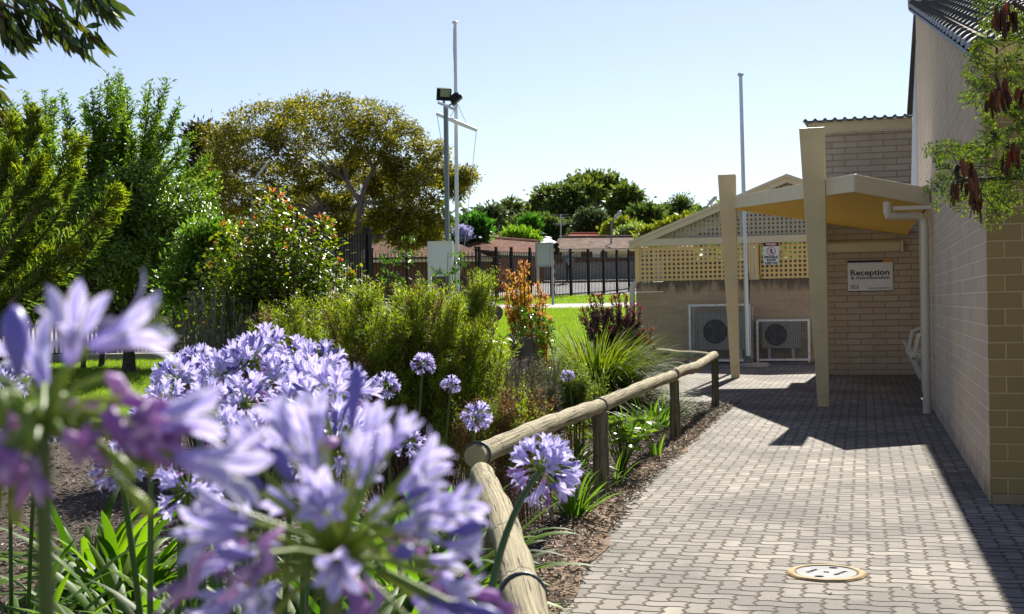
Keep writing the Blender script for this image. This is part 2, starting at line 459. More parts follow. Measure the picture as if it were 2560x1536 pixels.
# lawn behind the bed, with a pale path through it
def lrows(d0, d1, nd, nc=14):
    out = []
    for i in range(nd+1):
        d = d0 + (d1-d0)*i/nd; c1 = (-5.0 + d*math.sin(TH))/math.cos(TH) if d < 28 else .13*d
        c0 = -.08*d; out.append([tuple(CD(c0+(c1-c0)*j/nc, d)[:2]) for j in range(nc+1)])
    return out
sheet('lawn', lrows(20, 43, 46), MAT_LAWN, .02)
sheet('path', cdrows(-.08, .135, 43, 46.2, 10, 3, True), MAT_PATH, .03)
sheet('lawn', cdrows(-.08, .135, 46.2, 53, 10, 4, True), MAT_LAWN, .03)
sheet('verge', cdrows(-.5, .3, 54, 57, 10, 3, True), MAT_LAWN, .02)
sheet('road', cdrows(-.6, .4, 57, 65, 10, 5, True), MAT_ROAD, .03)
sheet('pavement', cdrows(-.6, .4, 67.5, 69, 10, 2, True), MAT_CONC, .04)
# loose chips of bark lying on the bed
_c = LM(); n = 34000
yy = rng.uniform(2.0, 15.5, n); ex = np.array([edge_x(v) for v in yy])
xx = ex + .09 - rng.gamma(1.15, .95, n)*1.05
pp = np.stack([xx, yy, rng.uniform(.004, .03, n)], 1)
dd = rdir(n); dd[:, 2] *= .25; nn = rdir(n)*.5 + np.array([0, 0, 1.0])
_c.add(pp, dd, rng.uniform(.015, .06, n), rng.uniform(.004, .014, n), 'fold', nn)
n = 5000
yy = rng.uniform(5, 17, n); a = np.array([CD(-d*c, d)[:] for d, c in zip(yy, rng.uniform(.2, .48, n))]); a[:, 2] = rng.uniform(.004, .03, n)
dd = rdir(n); dd[:, 2] *= .25
_c.add(a, dd, rng.uniform(.03, .08, n), rng.uniform(.006, .02, n), 'fold', rdir(n)*.5+np.array([0, 0, 1.0]))
tag(_c.build('bark_mulch', [mat_leaf('bark_chip', [(.045, .032, .022), (.17, .13, .095), (.31, .265, .215), (.50, .46, .40)], .05, .8, .2, (1, 1, 1))]), kind='stuff')
# short grass on the lawns
_g = LM()
def _blades(c0, c1, d0, d1, n, L):
    d = np.sqrt(rng.uniform(d0*d0, d1*d1, n)); c = rng.uniform(c0, c1, n)*d
    x = c*math.cos(TH) - d*math.sin(TH); y = c*math.sin(TH) + d*math.cos(TH)
    z = np.array([H(a, b) for a, b in zip(x, y)])+.02
    q = rdir(n)*.45; q[:, 2] = 1
    _g.add(np.stack([x, y, z], 1), q, rng.uniform(.6, 1.3, n)*L, L*.16, 'needle')
_blades(-.47, -.26, 13.3, 24.4, 45000, .06)
_blades(-.02, .125, 26, 43, 30000, .09); _blades(-.02, .13, 46.3, 53, 9000, .11)
_f = LM(); n = 70
yy = rng.uniform(2.5, 13, n); xx = np.array([rng.uniform(edge_x(v)+.05, .6) for v in yy]); dd = rdir(n); dd[:, 2] *= .15
_f.add(np.stack([xx, yy, np.full(n, .008)], 1), dd, rng.uniform(.02, .05, n), rng.uniform(.008, .016, n), 'fold', rdir(n)*.3+np.array([0, 0, 1.0]))
tag(_f.build('leaf_litter', [mat_leaf('dry_petal', [(.62, .58, .50), (.45, .36, .25), (.30, .17, .08)], .2, .8, .2, (1, 1, 1))]), kind='stuff')
tag(_g.build('grass', [mat_leaf('grass_blade', [(.10, .19, .008), (.16, .26, .014), (.23, .30, .03), (.31, .31, .08)], .5, .5, .3)]), kind='stuff')
# ------------------------------------------------------------------ masonry
def mat_brick(name, axis, bw, rh, c1, c2, mortar, ms=.012, off=(0, 0), bump=.006, stain=None, rough=.85, drips=False):
    m = M(name, rough, .2); x, y, z = m.xyz(m.obj('Position'))
    a = x if axis == 'x' else y
    v = m.vec(a + off[0], z + off[1])
    b = m.n('ShaderNodeTexBrick'); m.l(v, b.inputs['Vector'])
    b.offset = .5; b.inputs['Scale'].default_value = 1; b.inputs['Brick Width'].default_value = bw; b.inputs['Row Height'].default_value = rh
    b.inputs['Mortar Size'].default_value = ms; b.inputs['Mortar Smooth'].default_value = .35; b.inputs['Bias'].default_value = 0
    b.inputs['Color1'].default_value = (*c1, 1); b.inputs['Color2'].default_value = (*c2, 1); b.inputs['Mortar'].default_value = (*mortar, 1)
    pos = m.obj('Position'); g = m.noise(pos, 90, 3); l = m.noise(m.scale(pos, (1, 1, .35)), 1.6, 4)
    c = m.mix(g*.30, b.outputs[0], tuple(q*.72 for q in c1))
    c = m.mix(m.ss_(l, .45, .75)*.35, c, tuple(q*.6 for q in c1))
    if stain: c = m.mix(m.ss_(m.noise(m.scale(pos, (6, 6, 1.2)), 1.5, 4) + m.ss_(z, stain[0], stain[1])*.45, .62, .95)*.75, c, (.07, .062, .052))
    if drips:
        st = m.noise(m.scale(pos, (9, 9, .35)), 1.6, 4, .6); c = m.mix(m.ss_(st, .50, .68)*m.ss_(z, .6, 3.0)*.55, c, tuple(q*.5 for q in c1))
        c = m.mix(m.ss_(m.noise(m.scale(pos, (5, 5, 5)), 1.0, 5, .7) - m.ss_(z, .0, .55)*.55, .36, .62)*.6, c, (.20, .15, .095))
    m.color(c)
    m.bump(S(m.t, b.outputs[1])*-1 + g*.5 + m.noise(pos, 25, 4)*.5, bump)
    return m.m
BLOCK_SIDE = mat_brick('pale_block_side', 'y', .4, .1, (.60, .475, .345), (.51, .41, .305), (.72, .595, .455), .011, (.13, .05), .006, drips=True)
BLOCK_FRONT = mat_brick('tan_block_front', 'x', .2, .1, (.315, .22, .088), (.255, .18, .075), (.42, .32, .155), .008, (.0, .05), .005)
BRICK_REC = mat_brick('pale_long_brick', 'x', .4, .1, (.47, .375, .275), (.545, .45, .34), (.32, .225, .13), .008, (.07, .02), .006)
BRICK_LOW = mat_brick('brown_long_brick', 'x', .4, .1, (.44, .315, .20), (.52, .385, .25), (.62, .51, .38), .008, (.1, .04), .006, stain=(1.25, 1.68))
BRICK_SOLDIER = mat_brick('brown_soldier_brick', 'x', .1, .4, (.42, .30, .19), (.50, .37, .24), (.50, .40, .30), .007, (0, .0), .006, stain=(1.25, 1.68))
CREAM = mat_plain('cream_paint', (.62, .50, .27), .45, .4, 0, .06)
CREAM_L = mat_plain('pale_cream_paint', (.66, .57, .39), .45, .4, 0, .05)
SOFFIT = mat_plain('soffit_yellow', (.78, .48, .085), .6, .3, 0, .05)
WHITE = mat_plain('white_paint', (.78, .77, .74), .4, .4, 0, .04)
OFFW = mat_plain('aged_white', (.62, .60, .54), .5, .4, 0, .06)
PALEBLUE = mat_plain('white_metal_sheet', (.70, .76, .82), .35, .5, 0, .03)
TILE_DARK = mat_noise('dark_roof_tile', (.028, .027, .027), (.06, .057, .055), 6, .5, .45, .003, 90)
RIDGE = mat_noise('ridge_concrete', (.36, .35, .33), (.5, .48, .45), 7, .85, .2, .004, 80)
GALV = mat_noise('galvanised_steel', (.42, .43, .44), (.6, .61, .62), 14, .42, .5, 0, metal=.6)
BLACK = mat_plain('black_paint', (.010, .0105, .012), .55, .2, 0, .15)
XW, Y0, YR, ZE, ZR = .70, 8.06, 18.0, 2.70, 5.16          # gable wall plane, front corner, ridge, eave and ridge heights
YG = 17.55
school = empty('school_building', (XW, Y0, 0), 'pale block school building with dark tiled roof beside the paved path', 'building')
def rake(y): return ZE + (ZR-ZE)*(y-Y0)/(YR-Y0)
mb = MB()
mb.prism([(XW, Y0, -.1), (XW, YG, -.1), (XW, YG, rake(YG)-.02), (XW, Y0, ZE-.02)], (.2, 0, 0))
mb.build('gable_wall', [BLOCK_SIDE], school)
mb = MB(); mb.box((XW+.001, Y0-.003, -.1), (7.5, Y0+.19, ZE-.13)); mb.build('front_wall', [BLOCK_FRONT], school)
mb = MB(); mb.box((XW+.01, Y0-.03, -.02), (7.5, Y0+.001, .055)); mb.build('footing', [mat_noise('footing_render', (.25, .18, .10), (.36, .27, .16), 5, .9, .1)], school, bevel=.008)
mb = MB(); mb.box((XW-.035, Y0-.075, ZE-.13), (7.5, Y0-.004, ZE+.015)); mb.build('gutter', [mat_plain('gutter_yellow', (.62, .45, .16), .45, .4)], school, bevel=.006)
# roof of wavy tiles, each course stepping over the one below
mb = MB(); nc = 27; x0, x1 = XW-.075, 7.5; per = .15; dx = .0125
xs = np.arange(x0, x1, dx)
def wave(x):
    t = ((x-x0)/per) % 1.0
    return .030*max(0.0, math.sin(math.pi*min(1, t/.62))) if t < .62 else .0
wz = [wave(x) for x in xs]
Y1 = Y0-.07; LY = (YR-Y1)/nc
for k in range(nc):
    ya, yb = Y1 + k*LY, Y1 + (k+1)*LY + .05
    za, zb = rake(ya) + .045, rake(yb) + .012
    n = len(xs)
    vs = [(x, ya, za+w) for x, w in zip(xs, wz)] + [(x, yb, zb+w) for x, w in zip(xs, wz)] + [(x, ya, za-.035+w*.9) for x, w in zip(xs, wz)]
    fs = []
    for i in range(n-1):
        fs.append((i, i+1, n+i+1, n+i)); fs.append((2*n+i, 2*n+i+1, i+1, i))
    b = len(vs); vs += [(x0, ya, za-.04), (x0, yb, zb-.04)]; fs.append((0, n, b+1, b)); fs.append((2*n, 0, b))
    mb.add(vs, fs)
mb.prism([(x0+.01, Y1+.02, rake(Y1)-.03), (x0+.01, YR, rake(YR)-.05), (x0+.01, YR, rake(YR)-.08), (x0+.01, Y1+.02, rake(Y1)-.06)], (6.9, 0, 0))
rf = mb.build('roof', [TILE_DARK], school)
mb = MB(); mb.prism([(XW-.012, Y0-.06, ZE-.06), (XW-.012, YR, ZR-.08), (XW-.012, YR, ZR+.03), (XW-.012, Y0-.06, ZE+.05)], (.03, 0, 0))
mb.build('barge_mortar', [mat_noise('mortar_grey', (.17, .145, .115), (.25, .215, .17), 8, .9, .1, .004, 60)], school)
mb = MB()
x = x0
while x < 7.4:
    mb.tube([(x, YR, ZR+.03), (x+.42, YR, ZR+.045)], [.10, .112], 12); x += .40
child(mb.build('ridge_cap', [RIDGE], None, smooth=40), rf)
# far slope and the sheltered recess beyond the gable wall
mb = MB(); mb.prism([(XW+.0, YR+.02, ZR-.02), (XW, 21.4, 4.22), (XW, 21.4, 4.14), (XW, YR+.02, ZR-.1)], (6.8, 0, 0)); mb.build('rear_roof', [TILE_DARK], school)
mb = MB(); mb.box((1.1, YG+.002, -.1), (1.3, 21.46, 4.1)); mb.box((XW+.205, YG-.2, -.1), (1.3, YG, 4.2)); mb.build('recess_wall', [BLOCK_SIDE], school)
mb = MB(); mb.prism([(.60, YG+.03, 2.3), (.79, YG+.03, 2.3), (.79, YG+.03, 4.2), (.745, YG+.03, 4.9), (.70, YG+.03, 4.55), (.645, YG+.03, 3.6)], (0, .02, 0)); mb.build('metal_flashing', [PALEBLUE], school)
YB = 21.48
mb = MB(); mb.box((-.77, YB, -.1), (1.35, YB+.22, 3.93)); rw = mb.build('reception_wall', [BRICK_REC], school)
mb = MB(); mb.box((-.84, YB-.10, 3.93), (.78, YB-.004, 4.10)); mb.build('fascia_board', [CREAM], school, bevel=.004)
mb = MB(); xs2 = np.arange(-.92, .80, .01)
top = [4.115 + .035*max(0, math.sin(2*math.pi*(x+.92)/.155)) for x in xs2]
n = len(xs2); vs = []
for y, dz in ((YB-.16, 0), (YB+3.5, .25)): vs += [(x, y, t+dz+.012) for x, t in zip(xs2, top)]
vs += [(x, YB-.16, t-.022) for x, t in zip(xs2, top)]
mb.add(vs, [(i, i+1, n+i+1, n+i) for i in range(n-1)] + [(2*n+i, 2*n+i+1, i+1, i) for i in range(n-1)])
mb.build('tile_edge', [TILE_DARK], school)
# ------------------------------------------------------------------ entrance canopy on tapered posts
canopy = empty('entrance_canopy', (-.1, 13.93, 0), 'cream angular entrance canopy with yellow soffit carried on tapered posts', 'canopy')
def zs(x): return 2.335 - .185*x
plan = [(-.09, 13.93), (.69, 14.36), (.69, YB-.01), (-2.25, YB-.01), (-2.02, 20.75)]
def slab(pl, z0, z1, name, m, bev=0):
    mb = MB(); n = len(pl); vs = [(x, y, zs(x)+z0) for x, y in pl] + [(x, y, zs(x)+z1) for x, y in pl]
    mb.add(vs, [tuple(range(n)), tuple(range(2*n-1, n-1, -1))] + [(i, i+n, (i+1) % n+n, (i+1) % n) for i in range(n)])
    o = mb.build(name, [m], canopy, bevel=bev)
    bm = bmesh.new(); bm.from_mesh(o.data); bmesh.ops.recalc_face_normals(bm, faces=bm.faces); bm.to_mesh(o.data); bm.free(); return o
def inset(pl, k):
    cx = sum(p[0] for p in pl)/len(pl); cy = sum(p[1] for p in pl)/len(pl)
    return [(cx+(x-cx)*k, cy+(y-cy)*k) for x, y in pl]
slab(inset(plan, .985), .02, .05, 'soffit', SOFFIT)
slab(inset(plan, .985), .13, .17, 'roof_sheet', GALV)
def fascia(a, b, h0=0.0, h1=.185, t=.035):
    (xa, ya), (xb, yb) = a, b
    mb = MB(); d = Vector((xb-xa, yb-ya, 0)).normalized(); nrm = Vector((d.y, -d.x, 0))*t
    mb.prism([(xa, ya, zs(xa)+h0), (xb, yb, zs(xb)+h0), (xb, yb, zs(xb)+h1), (xa, ya, zs(xa)+h1)], -nrm)
    return mb.build('fascia', [CREAM_L], canopy, bevel=.003)
fascia(plan[0], plan[1]); fascia(plan[4], plan[0])
def tpost(px_top, y_top, px_bot, y_bot, wtop, wbot, d, th=.12, side=.035, zt=None):
    pt, pb = P(px_top, y_top, d), P(px_bot, y_bot, d)
    pb.z = -.05
    cx = pb.x; zt = pt.z if zt is None else zt; kx = pt.x
    mb = MB(); y = pb.y
    # right edge nearly upright, left edge slopes: wider at the top
    mb.prism([(cx-wbot/2, y, -.02), (cx+wbot/2, y, -.02), (kx+wtop/2, y, zt), (kx-wtop/2, y, zt)], (0, th, 0))
    return mb.build('post', [CREAM], canopy, bevel=.006)
tpost(1816, 436, 1838, 945, .283, .125, 20.4)
tpost(2029, 319, 2059, 1018, .285, .127, 14.62)
tpost(2030, 560, 2047, 943, .11, .10, 20.6, zt=2.5)
for px_, py_, d_b in ((1836, 916, 20.33), (1836, 700, 20.33), (2062, 985, 14.55)):
    c = P(px_, py_, d_b); mb = MB(); mb.tube([(c.x, c.y+.06, c.z), (c.x, c.y-.012, c.z)], .011, 8); mb.build('bolt', [GALV], canopy)
mb = MB()
for x_, y_, w_, h_ in ((2048, 829, .022, .010), (2060, 826, .012, .006), (2057, 832, .026, .008), (2055, 836, .008, .006)):
    c = P(x_, y_, 14.55); t = random.uniform(-.5, .5)
    mb.prism([(c.x+w_*k*math.cos(t)-h_*q*math.sin(t), 0, c.z+w_*k*math.sin(t)+h_*q*math.cos(t)) for k, q in ((-.6, -.1), (.1, -.5), (.6, .1), (-.1, .5))], (0, .0005, 0))
for i, v in enumerate(mb.v): mb.v[i] = (v[0], P(2059, 1018, 14.62).y-.0012+v[1], v[2])
mb.build('scuff_mark', [mat_plain('scuff_dark', (.05, .045, .035), .8)], canopy)
# ------------------------------------------------------------------ downpipe, light, sign, bench
PIPE = mat_plain('pvc_pipe', (.62, .55, .42), .4, .45, 0, .04)
dp = empty('downpipe', (.64, 14.25, 0), 'cream round downpipe running down the corner of the block wall under the canopy', 'downpipe')
mb = MB(); mb.tube([(.625, 14.22, 0), (.625, 14.22, .12)], .047, 18); mb.tube([(.625, 14.22, .10), (.625, 14.22, 2.0), (.62, 14.22, 2.045), (.59, 14.20, 2.085), (.56, 14.19, 2.09), (.29, 14.07, 2.09), (.255, 14.05, 2.095), (.245, 14.05, 2.13), (.245, 14.05, 2.24)], .041, 18)
mb.build('pipe', [PIPE], dp, smooth=50)
for z in (.12, .62, 1.42):
    mb = MB(); mb.tube([(.625, 14.22, z), (.625, 14.22, z+.05)], .046, 18); mb.build('collar', [PIPE], dp, smooth=50)
mb = MB(); mb.box((.30, 14.05, 2.15), (.69, 14.10, 2.19)); mb.build('bracket', [PIPE], dp)
bt = empty('batten_light', (-.03, YB, 2.06), 'long unlit white fluorescent batten light above the reception sign', 'light')
mb = MB(); mb.box((-.655, YB-.09, 1.975), (.585, YB-.002, 2.145)); mb.build('diffuser', [mat_plain('aged_acrylic', (.56, .49, .32), .3, .5, 0, .04)], bt, bevel=.03)
for x in (-.655, .60):
    mb = MB(); mb.box((x-.02, YB-.096, 1.97), (x+.015, YB-.001, 2.15)); mb.build('end_cap', [OFFW], bt, bevel=.012)
sg = empty('reception_sign', (0, YB, 1.6), 'white sign reading Reception and Administration on the brick wall under the canopy', 'sign')
pc = P(2175.5, 689.5, 20.75); sx, sz = pc.x, pc.z; sw, sh = .70, .49
INK = mat_plain('navy_ink', (.020, .021, .055), .4, .4)
SIGNW = mat_plain('sign_white', (.74, .72, .73), .4, .4, 0, .03)
mb = MB(); mb.box((sx-sw/2, YB-.022, sz-sh/2), (sx+sw/2, YB-.002, sz+sh/2-.035)); mb.build('panel', [SIGNW], sg, bevel=.002)
mb = MB(); mb.box((sx-sw/2, YB-.022, sz+sh/2-.034), (sx+sw/2-.15, YB-.002, sz+sh/2+.002)); mb.build('blue_stripe', [INK], sg)
mb = MB(); mb.box((sx+sw/2-.125, YB-.022, sz+sh/2-.034), (sx+sw/2, YB-.002, sz+sh/2+.002)); mb.build('orange_stripe', [mat_plain('sign_orange', (.62, .27, .04), .4, .4)], sg)
mb = MB(); mb.box((sx-sw/2, YB-.020, sz-sh/2-.012), (sx+sw/2+.004, YB-.002, sz-sh/2-.001)); mb.build('lower_edge', [BLACK], sg)
def wtext(t, x, z, size, mat, par, y, bold=.02, align='CENTER', width=None):
    o = text_mesh(t, size, 'lettering', mat, par, None, bold, align)
    w = o.dimensions.x if o.dimensions.x else 1
    xs = [v.co.x for v in o.data.vertices]; w = max(xs)-min(xs); k = (width/w) if width else 1
    o.data.transform(frontal(x, y, z) @ Matrix.Diagonal((k, 1, 1, 1)) @ Matrix.Translation((-(max(xs)+min(xs))/2, 0, 0)))
    return o
wtext('Reception', sx-.005, sz+.045, .125, INK, sg, YB-.024, .022, width=.605)
wtext('& Administration', sx-.002, sz-.035, .072, INK, sg, YB-.024, .014, width=.60)
wtext('Hackham West R-7 School', sx+.15, sz-.205, .032, INK, sg, YB-.024, .012, width=.36)
mb = MB()                                                       # four small figures, the school's mark
for i, (c, hh) in enumerate(((1, .05), (0, .06), (2, .055), (0, .06))):
    x = sx-.30 + i*.034; z = sz-.21
    mb.prism([(x-.012, YB-.0235, z), (x+.012, YB-.0235, z), (x+.006, YB-.0235, z+hh*.6), (x-.006, YB-.0235, z+hh*.6)], (0, .001, 0), c)
    mb.prism([(x+.009*math.cos(a), YB-.0235, z+hh*.78+.009*math.sin(a)) for a in np.linspace(0, 5.4, 7)], (0, .001, 0), 0 if c == 1 else c)
    mb.prism([(x-.016, YB-.0235, z+hh), (x+.016, YB-.0235, z+hh), (x+.016, YB-.0235, z+hh+.006), (x-.016, YB-.0235, z+hh+.006)], (0, .001, 0), 0)
mb.build('school_emblem', [BLACK, mat_plain('emblem_yellow', (.55, .5, .05), .5), mat_plain('emblem_straw', (.45, .40, .22), .5)], sg)
bn = empty('wall_bench', (.8, 18.9, 0), 'white slatted bench against the wall, half hidden behind the downpipe', 'bench')
mb = MB()
for i in range(5): mb.box((.585+.085*i, 17.75, .43), (.65+.085*i, 20.2, .46))
mb.build('seat', [OFFW], bn, bevel=.005)
mb = MB()
for i in range(3): mb.box((.985+.02*i, 17.75, .58+.11*i), (1.01+.02*i, 20.2, .66+.11*i))
mb.build('backrest', [OFFW], bn, bevel=.005)
for y in (17.8, 20.1):
    mb = MB(); mb.beam((.60, y, .44), (.80, y, 0), .05, .05); mb.beam((1.0, y, 0), (1.0, y, .44), .05, .05); mb.beam((.60, y, .425), (1.02, y, .425), .05, .04)
    mb.beam((.62, y, .44), (.68, y, .72), .04, .05); mb.beam((.66, y, .72), (1.03, y, .86), .05, .04); mb.beam((.62, y, .44), (.55, y, .60), .03, .03); mb.build('leg_frame', [OFFW], bn, bevel=.006)
# ------------------------------------------------------------------ lattice enclosure with plant yard
YL = 26.2
yard = empty('lattice_building', (-2, YL, 0), 'low brown brick yard building with cream lattice and gabled lattice roof end', 'building')
mb = MB(); mb.box((-4.55, YL, -.1), (1.7, YL+.22, 1.44)); mb.build('brick_wall', [BRICK_LOW], yard)
mb = MB(); mb.box((-4.55, YL-.001, 1.445), (1.7, YL+.225, 1.645)); mb.build('soldier_course', [BRICK_SOLDIER], yard)
mb = MB(); mb.box((-4.62, YL-.04, 2.385), (1.75, YL+.01, 2.53)); mb.build('fascia_beam', [CREAM_L], yard, bevel=.006)
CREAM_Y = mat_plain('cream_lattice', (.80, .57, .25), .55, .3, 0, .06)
def lattice(xa, xb, z0, z1, y, m, name, pit=.090, w=.044, clip=None):
    mb = MB(); n = int((xb-xa)/pit); t = .009
    for i in range(n+1):
        x = xa + (xb-xa)*i/n; zt = z1 if clip is None else min(z1, clip(x))
        if zt-z0 > .03: mb.box((x-w/2, y-t, z0), (x+w/2, y, zt))
    k = int((z1-z0)/pit)
    for j in range(k+1):
        z = z0 + pit*(j+.35)
        if z > z1-.01: break
        a, b = xa-w/2, xb+w/2
        if clip is not None:
            xsn = [x for x in np.linspace(xa, xb, 400) if clip(x) > z+w/2]
            if not xsn: continue
            a, b = xsn[0], xsn[-1]
        mb.box((a, y+.0005, z-w/2), (b, y+t, z+w/2))
    return mb.build(name, [m], yard)
lattice(-4.46, -2.32, 1.66, 2.385, YL+.05, CREAM_Y, 'lattice_panel')
lattice(-2.02, .2, 1.66, 2.385, YL+.05, CREAM_Y, 'lattice_panel')
for x in (-4.52, -2.25, -2.09):
    mb = MB(); mb.box((x-.045, YL+.005, 1.65), (x+.045, YL+.09, 2.385)); mb.build('lattice_post', [CREAM_Y], yard, bevel=.004)
mb = MB(); mb.box((-2.20, YL+.008, 1.65), (-2.14, YL+.05, 2.385)); mb.build('cover_strip', [CREAM_L], yard)
XP, ZP, XG = -1.46, 3.75, -4.55
sl = (ZP-2.53)/(XP-XG)
def gz(x): return ZP - abs(x-XP)*sl
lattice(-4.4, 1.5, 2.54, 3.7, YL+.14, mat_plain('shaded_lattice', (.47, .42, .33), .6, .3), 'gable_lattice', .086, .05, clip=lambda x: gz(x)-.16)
for s in (-1, 1):
    mb = MB(); xa = XP + s*(XP-XG); xo = XP + s*(XP-XG+.12)
    mb.prism([(xo, YL-.06, gz(xo)-.16), (XP, YL-.06, ZP-.17), (XP, YL-.06, ZP-.05), (xo, YL-.06, gz(xo)-.04)], (0, .10, 0))
    mb.prism([(xo, YL-.10, gz(xo)-.05), (XP, YL-.10, ZP-.06), (XP, YL-.10, ZP), (xo, YL-.10, gz(xo)+.01)], (0, .16, 0))
    mb.build('barge_board', [CREAM_L], yard)
for s in (-1, 1):
    mb = MB(); xo = XP + s*(XP-XG+.10)
    mb.prism([(xo, YL-.02, gz(xo)-.02), (XP, YL-.02, ZP-.03), (XP, YL-.02, ZP-.01), (xo, YL-.02, gz(xo))], (0, 5.2, 0))
    mb.build('roof', [mat_plain('roof_sheet', (.34, .36, .38), .5, .4)], yard)
mb = MB(); mb.box((-4.5, 29.6, -.1), (1.7, 29.8, 2.15)); mb.build('rear_wall', [BRICK_LOW], yard)
mb = MB(); mb.prism([(-3.95, 29.0, 2.62), (1.05, 29.0, 2.62), (XP, 29.0, 3.62)], (0, .03, 0)); mb.build('added_gable_backing', [mat_plain('gable_backing_dark', (.10, .09, .08), .7)], yard)  # added dark sheet, keeps bright sky out of the gable lattice holes
mb = MB(); mb.tube([(-4.63, YL-.02, 0), (-4.63, YL-.02, 1.52), (-4.61, YL+.01, 1.60), (-4.55, YL+.03, 1.635)], .058, 14); mb.build('drain_pipe', [PIPE], yard, smooth=50)
mb = MB(); mb.tube([(-2.27, YL-.012, 2.36), (-2.265, YL-.012, 1.9), (-2.24, YL-.012, 1.65), (-2.25, YL-.012, 1.2), (-2.24, YL-.012, .9)], .009, 6); mb.tube([(-2.03, YL-.012, 2.36), (-2.025, YL-.012, 1.75), (-2.0, YL-.012, 1.66), (-1.97, YL-.012, 1.70)], .008, 6); mb.build('cable', [BLACK], yard)
ds = empty('danger_sign', (-1.9, YL-.05, 2.1), 'white danger sign reading fragile roof keep off on the lattice', 'sign')
pc = P(1927.5, 634, 25.62); dx_, dz_ = pc.x, pc.z; hw, hh = .155, .225; ys = YL-.055
mb = MB(); mb.box((dx_-hw, ys, dz_-hh), (dx_+hw, ys+.008, dz_+hh)); mb.build('panel', [mat_plain('sign_cold_white', (.70, .72, .76), .35, .4, 0, .02)], ds)
mb = MB(); mb.box((dx_-hw+.002, ys-.003, dz_+hh-.077), (dx_+hw-.002, ys-.0005, dz_+hh-.003)); mb.build('black_band', [BLACK], ds)
RED = mat_plain('sign_red', (.42, .03, .06), .4, .4)
mb = MB(); mb.prism([(dx_+.135*math.cos(a), ys-.0045, dz_+hh-.04+.030*math.sin(a)) for a in np.linspace(0, 6.1, 26)], (0, .001, 0)); mb.build('red_oval', [RED], ds)
wtext('DANGER', dx_, dz_+hh-.04, .055, SIGNW, ds, ys-.006, .02, width=.19)
wtext('FRAGILE', dx_, dz_-.075, .066, BLACK, ds, ys-.002, .04, width=.27)
wtext('ROOF', dx_, dz_-.136, .066, BLACK, ds, ys-.002, .04, width=.17)
wtext('KEEP OFF', dx_, dz_-.197, .058, BLACK, ds, ys-.002, .04, width=.25)
mb = MB(); cz = dz_+.045
mb.prism([(dx_+.0+.014*math.cos(a), ys-.0025, cz+.047+.014*math.sin(a)) for a in np.linspace(0, 5.5, 8)], (0, .001, 0))
mb.prism([(dx_-.008, ys-.0025, cz+.034), (dx_+.014, ys-.0025, cz+.034), (dx_+.030, ys-.0025, cz+.004), (dx_+.022, ys-.0025, cz-.002), (dx_+.012, ys-.0025, cz+.012), (dx_+.010, ys-.0025, cz-.016), (dx_-.012, ys-.0025, cz-.016)], (0, .001, 0))
mb.prism([(dx_-.014, ys-.0025, cz-.062), (dx_-.004, ys-.0025, cz-.062), (dx_+.002, ys-.0025, cz-.02), (dx_+.020, ys-.0025, cz-.062), (dx_+.030, ys-.0025, cz-.062), (dx_+.012, ys-.0025, cz-.014), (dx_-.012, ys-.0025, cz-.014)], (0, .001, 0))
for i in range(4): mb.box((dx_-.06, ys-.0022, cz+.01-.016*i), (dx_-.03, ys-.001, cz+.013-.016*i)); mb.box((dx_+.035, ys-.0022, cz+.01-.016*i), (dx_+.06, ys-.001, cz+.013-.016*i))
mb.build('walking_figure', [BLACK], ds)
mb = MB(); nn_ = 40
for i in range(nn_):
    a, b = 2*math.pi*i/nn_, 2*math.pi*(i+1)/nn_
    mb.add([(dx_+r*math.cos(q), ys-.004, cz+r*math.sin(q)) for q in (a, b) for r in (.078, .090)], [(0, 1, 3, 2)])
mb.beam((dx_-.057, ys-.004, cz+.057), (dx_+.057, ys-.004, cz-.057), .012, .001, up=Vector((0, 1, 0)))
mb.build('prohibition_ring', [RED], ds)
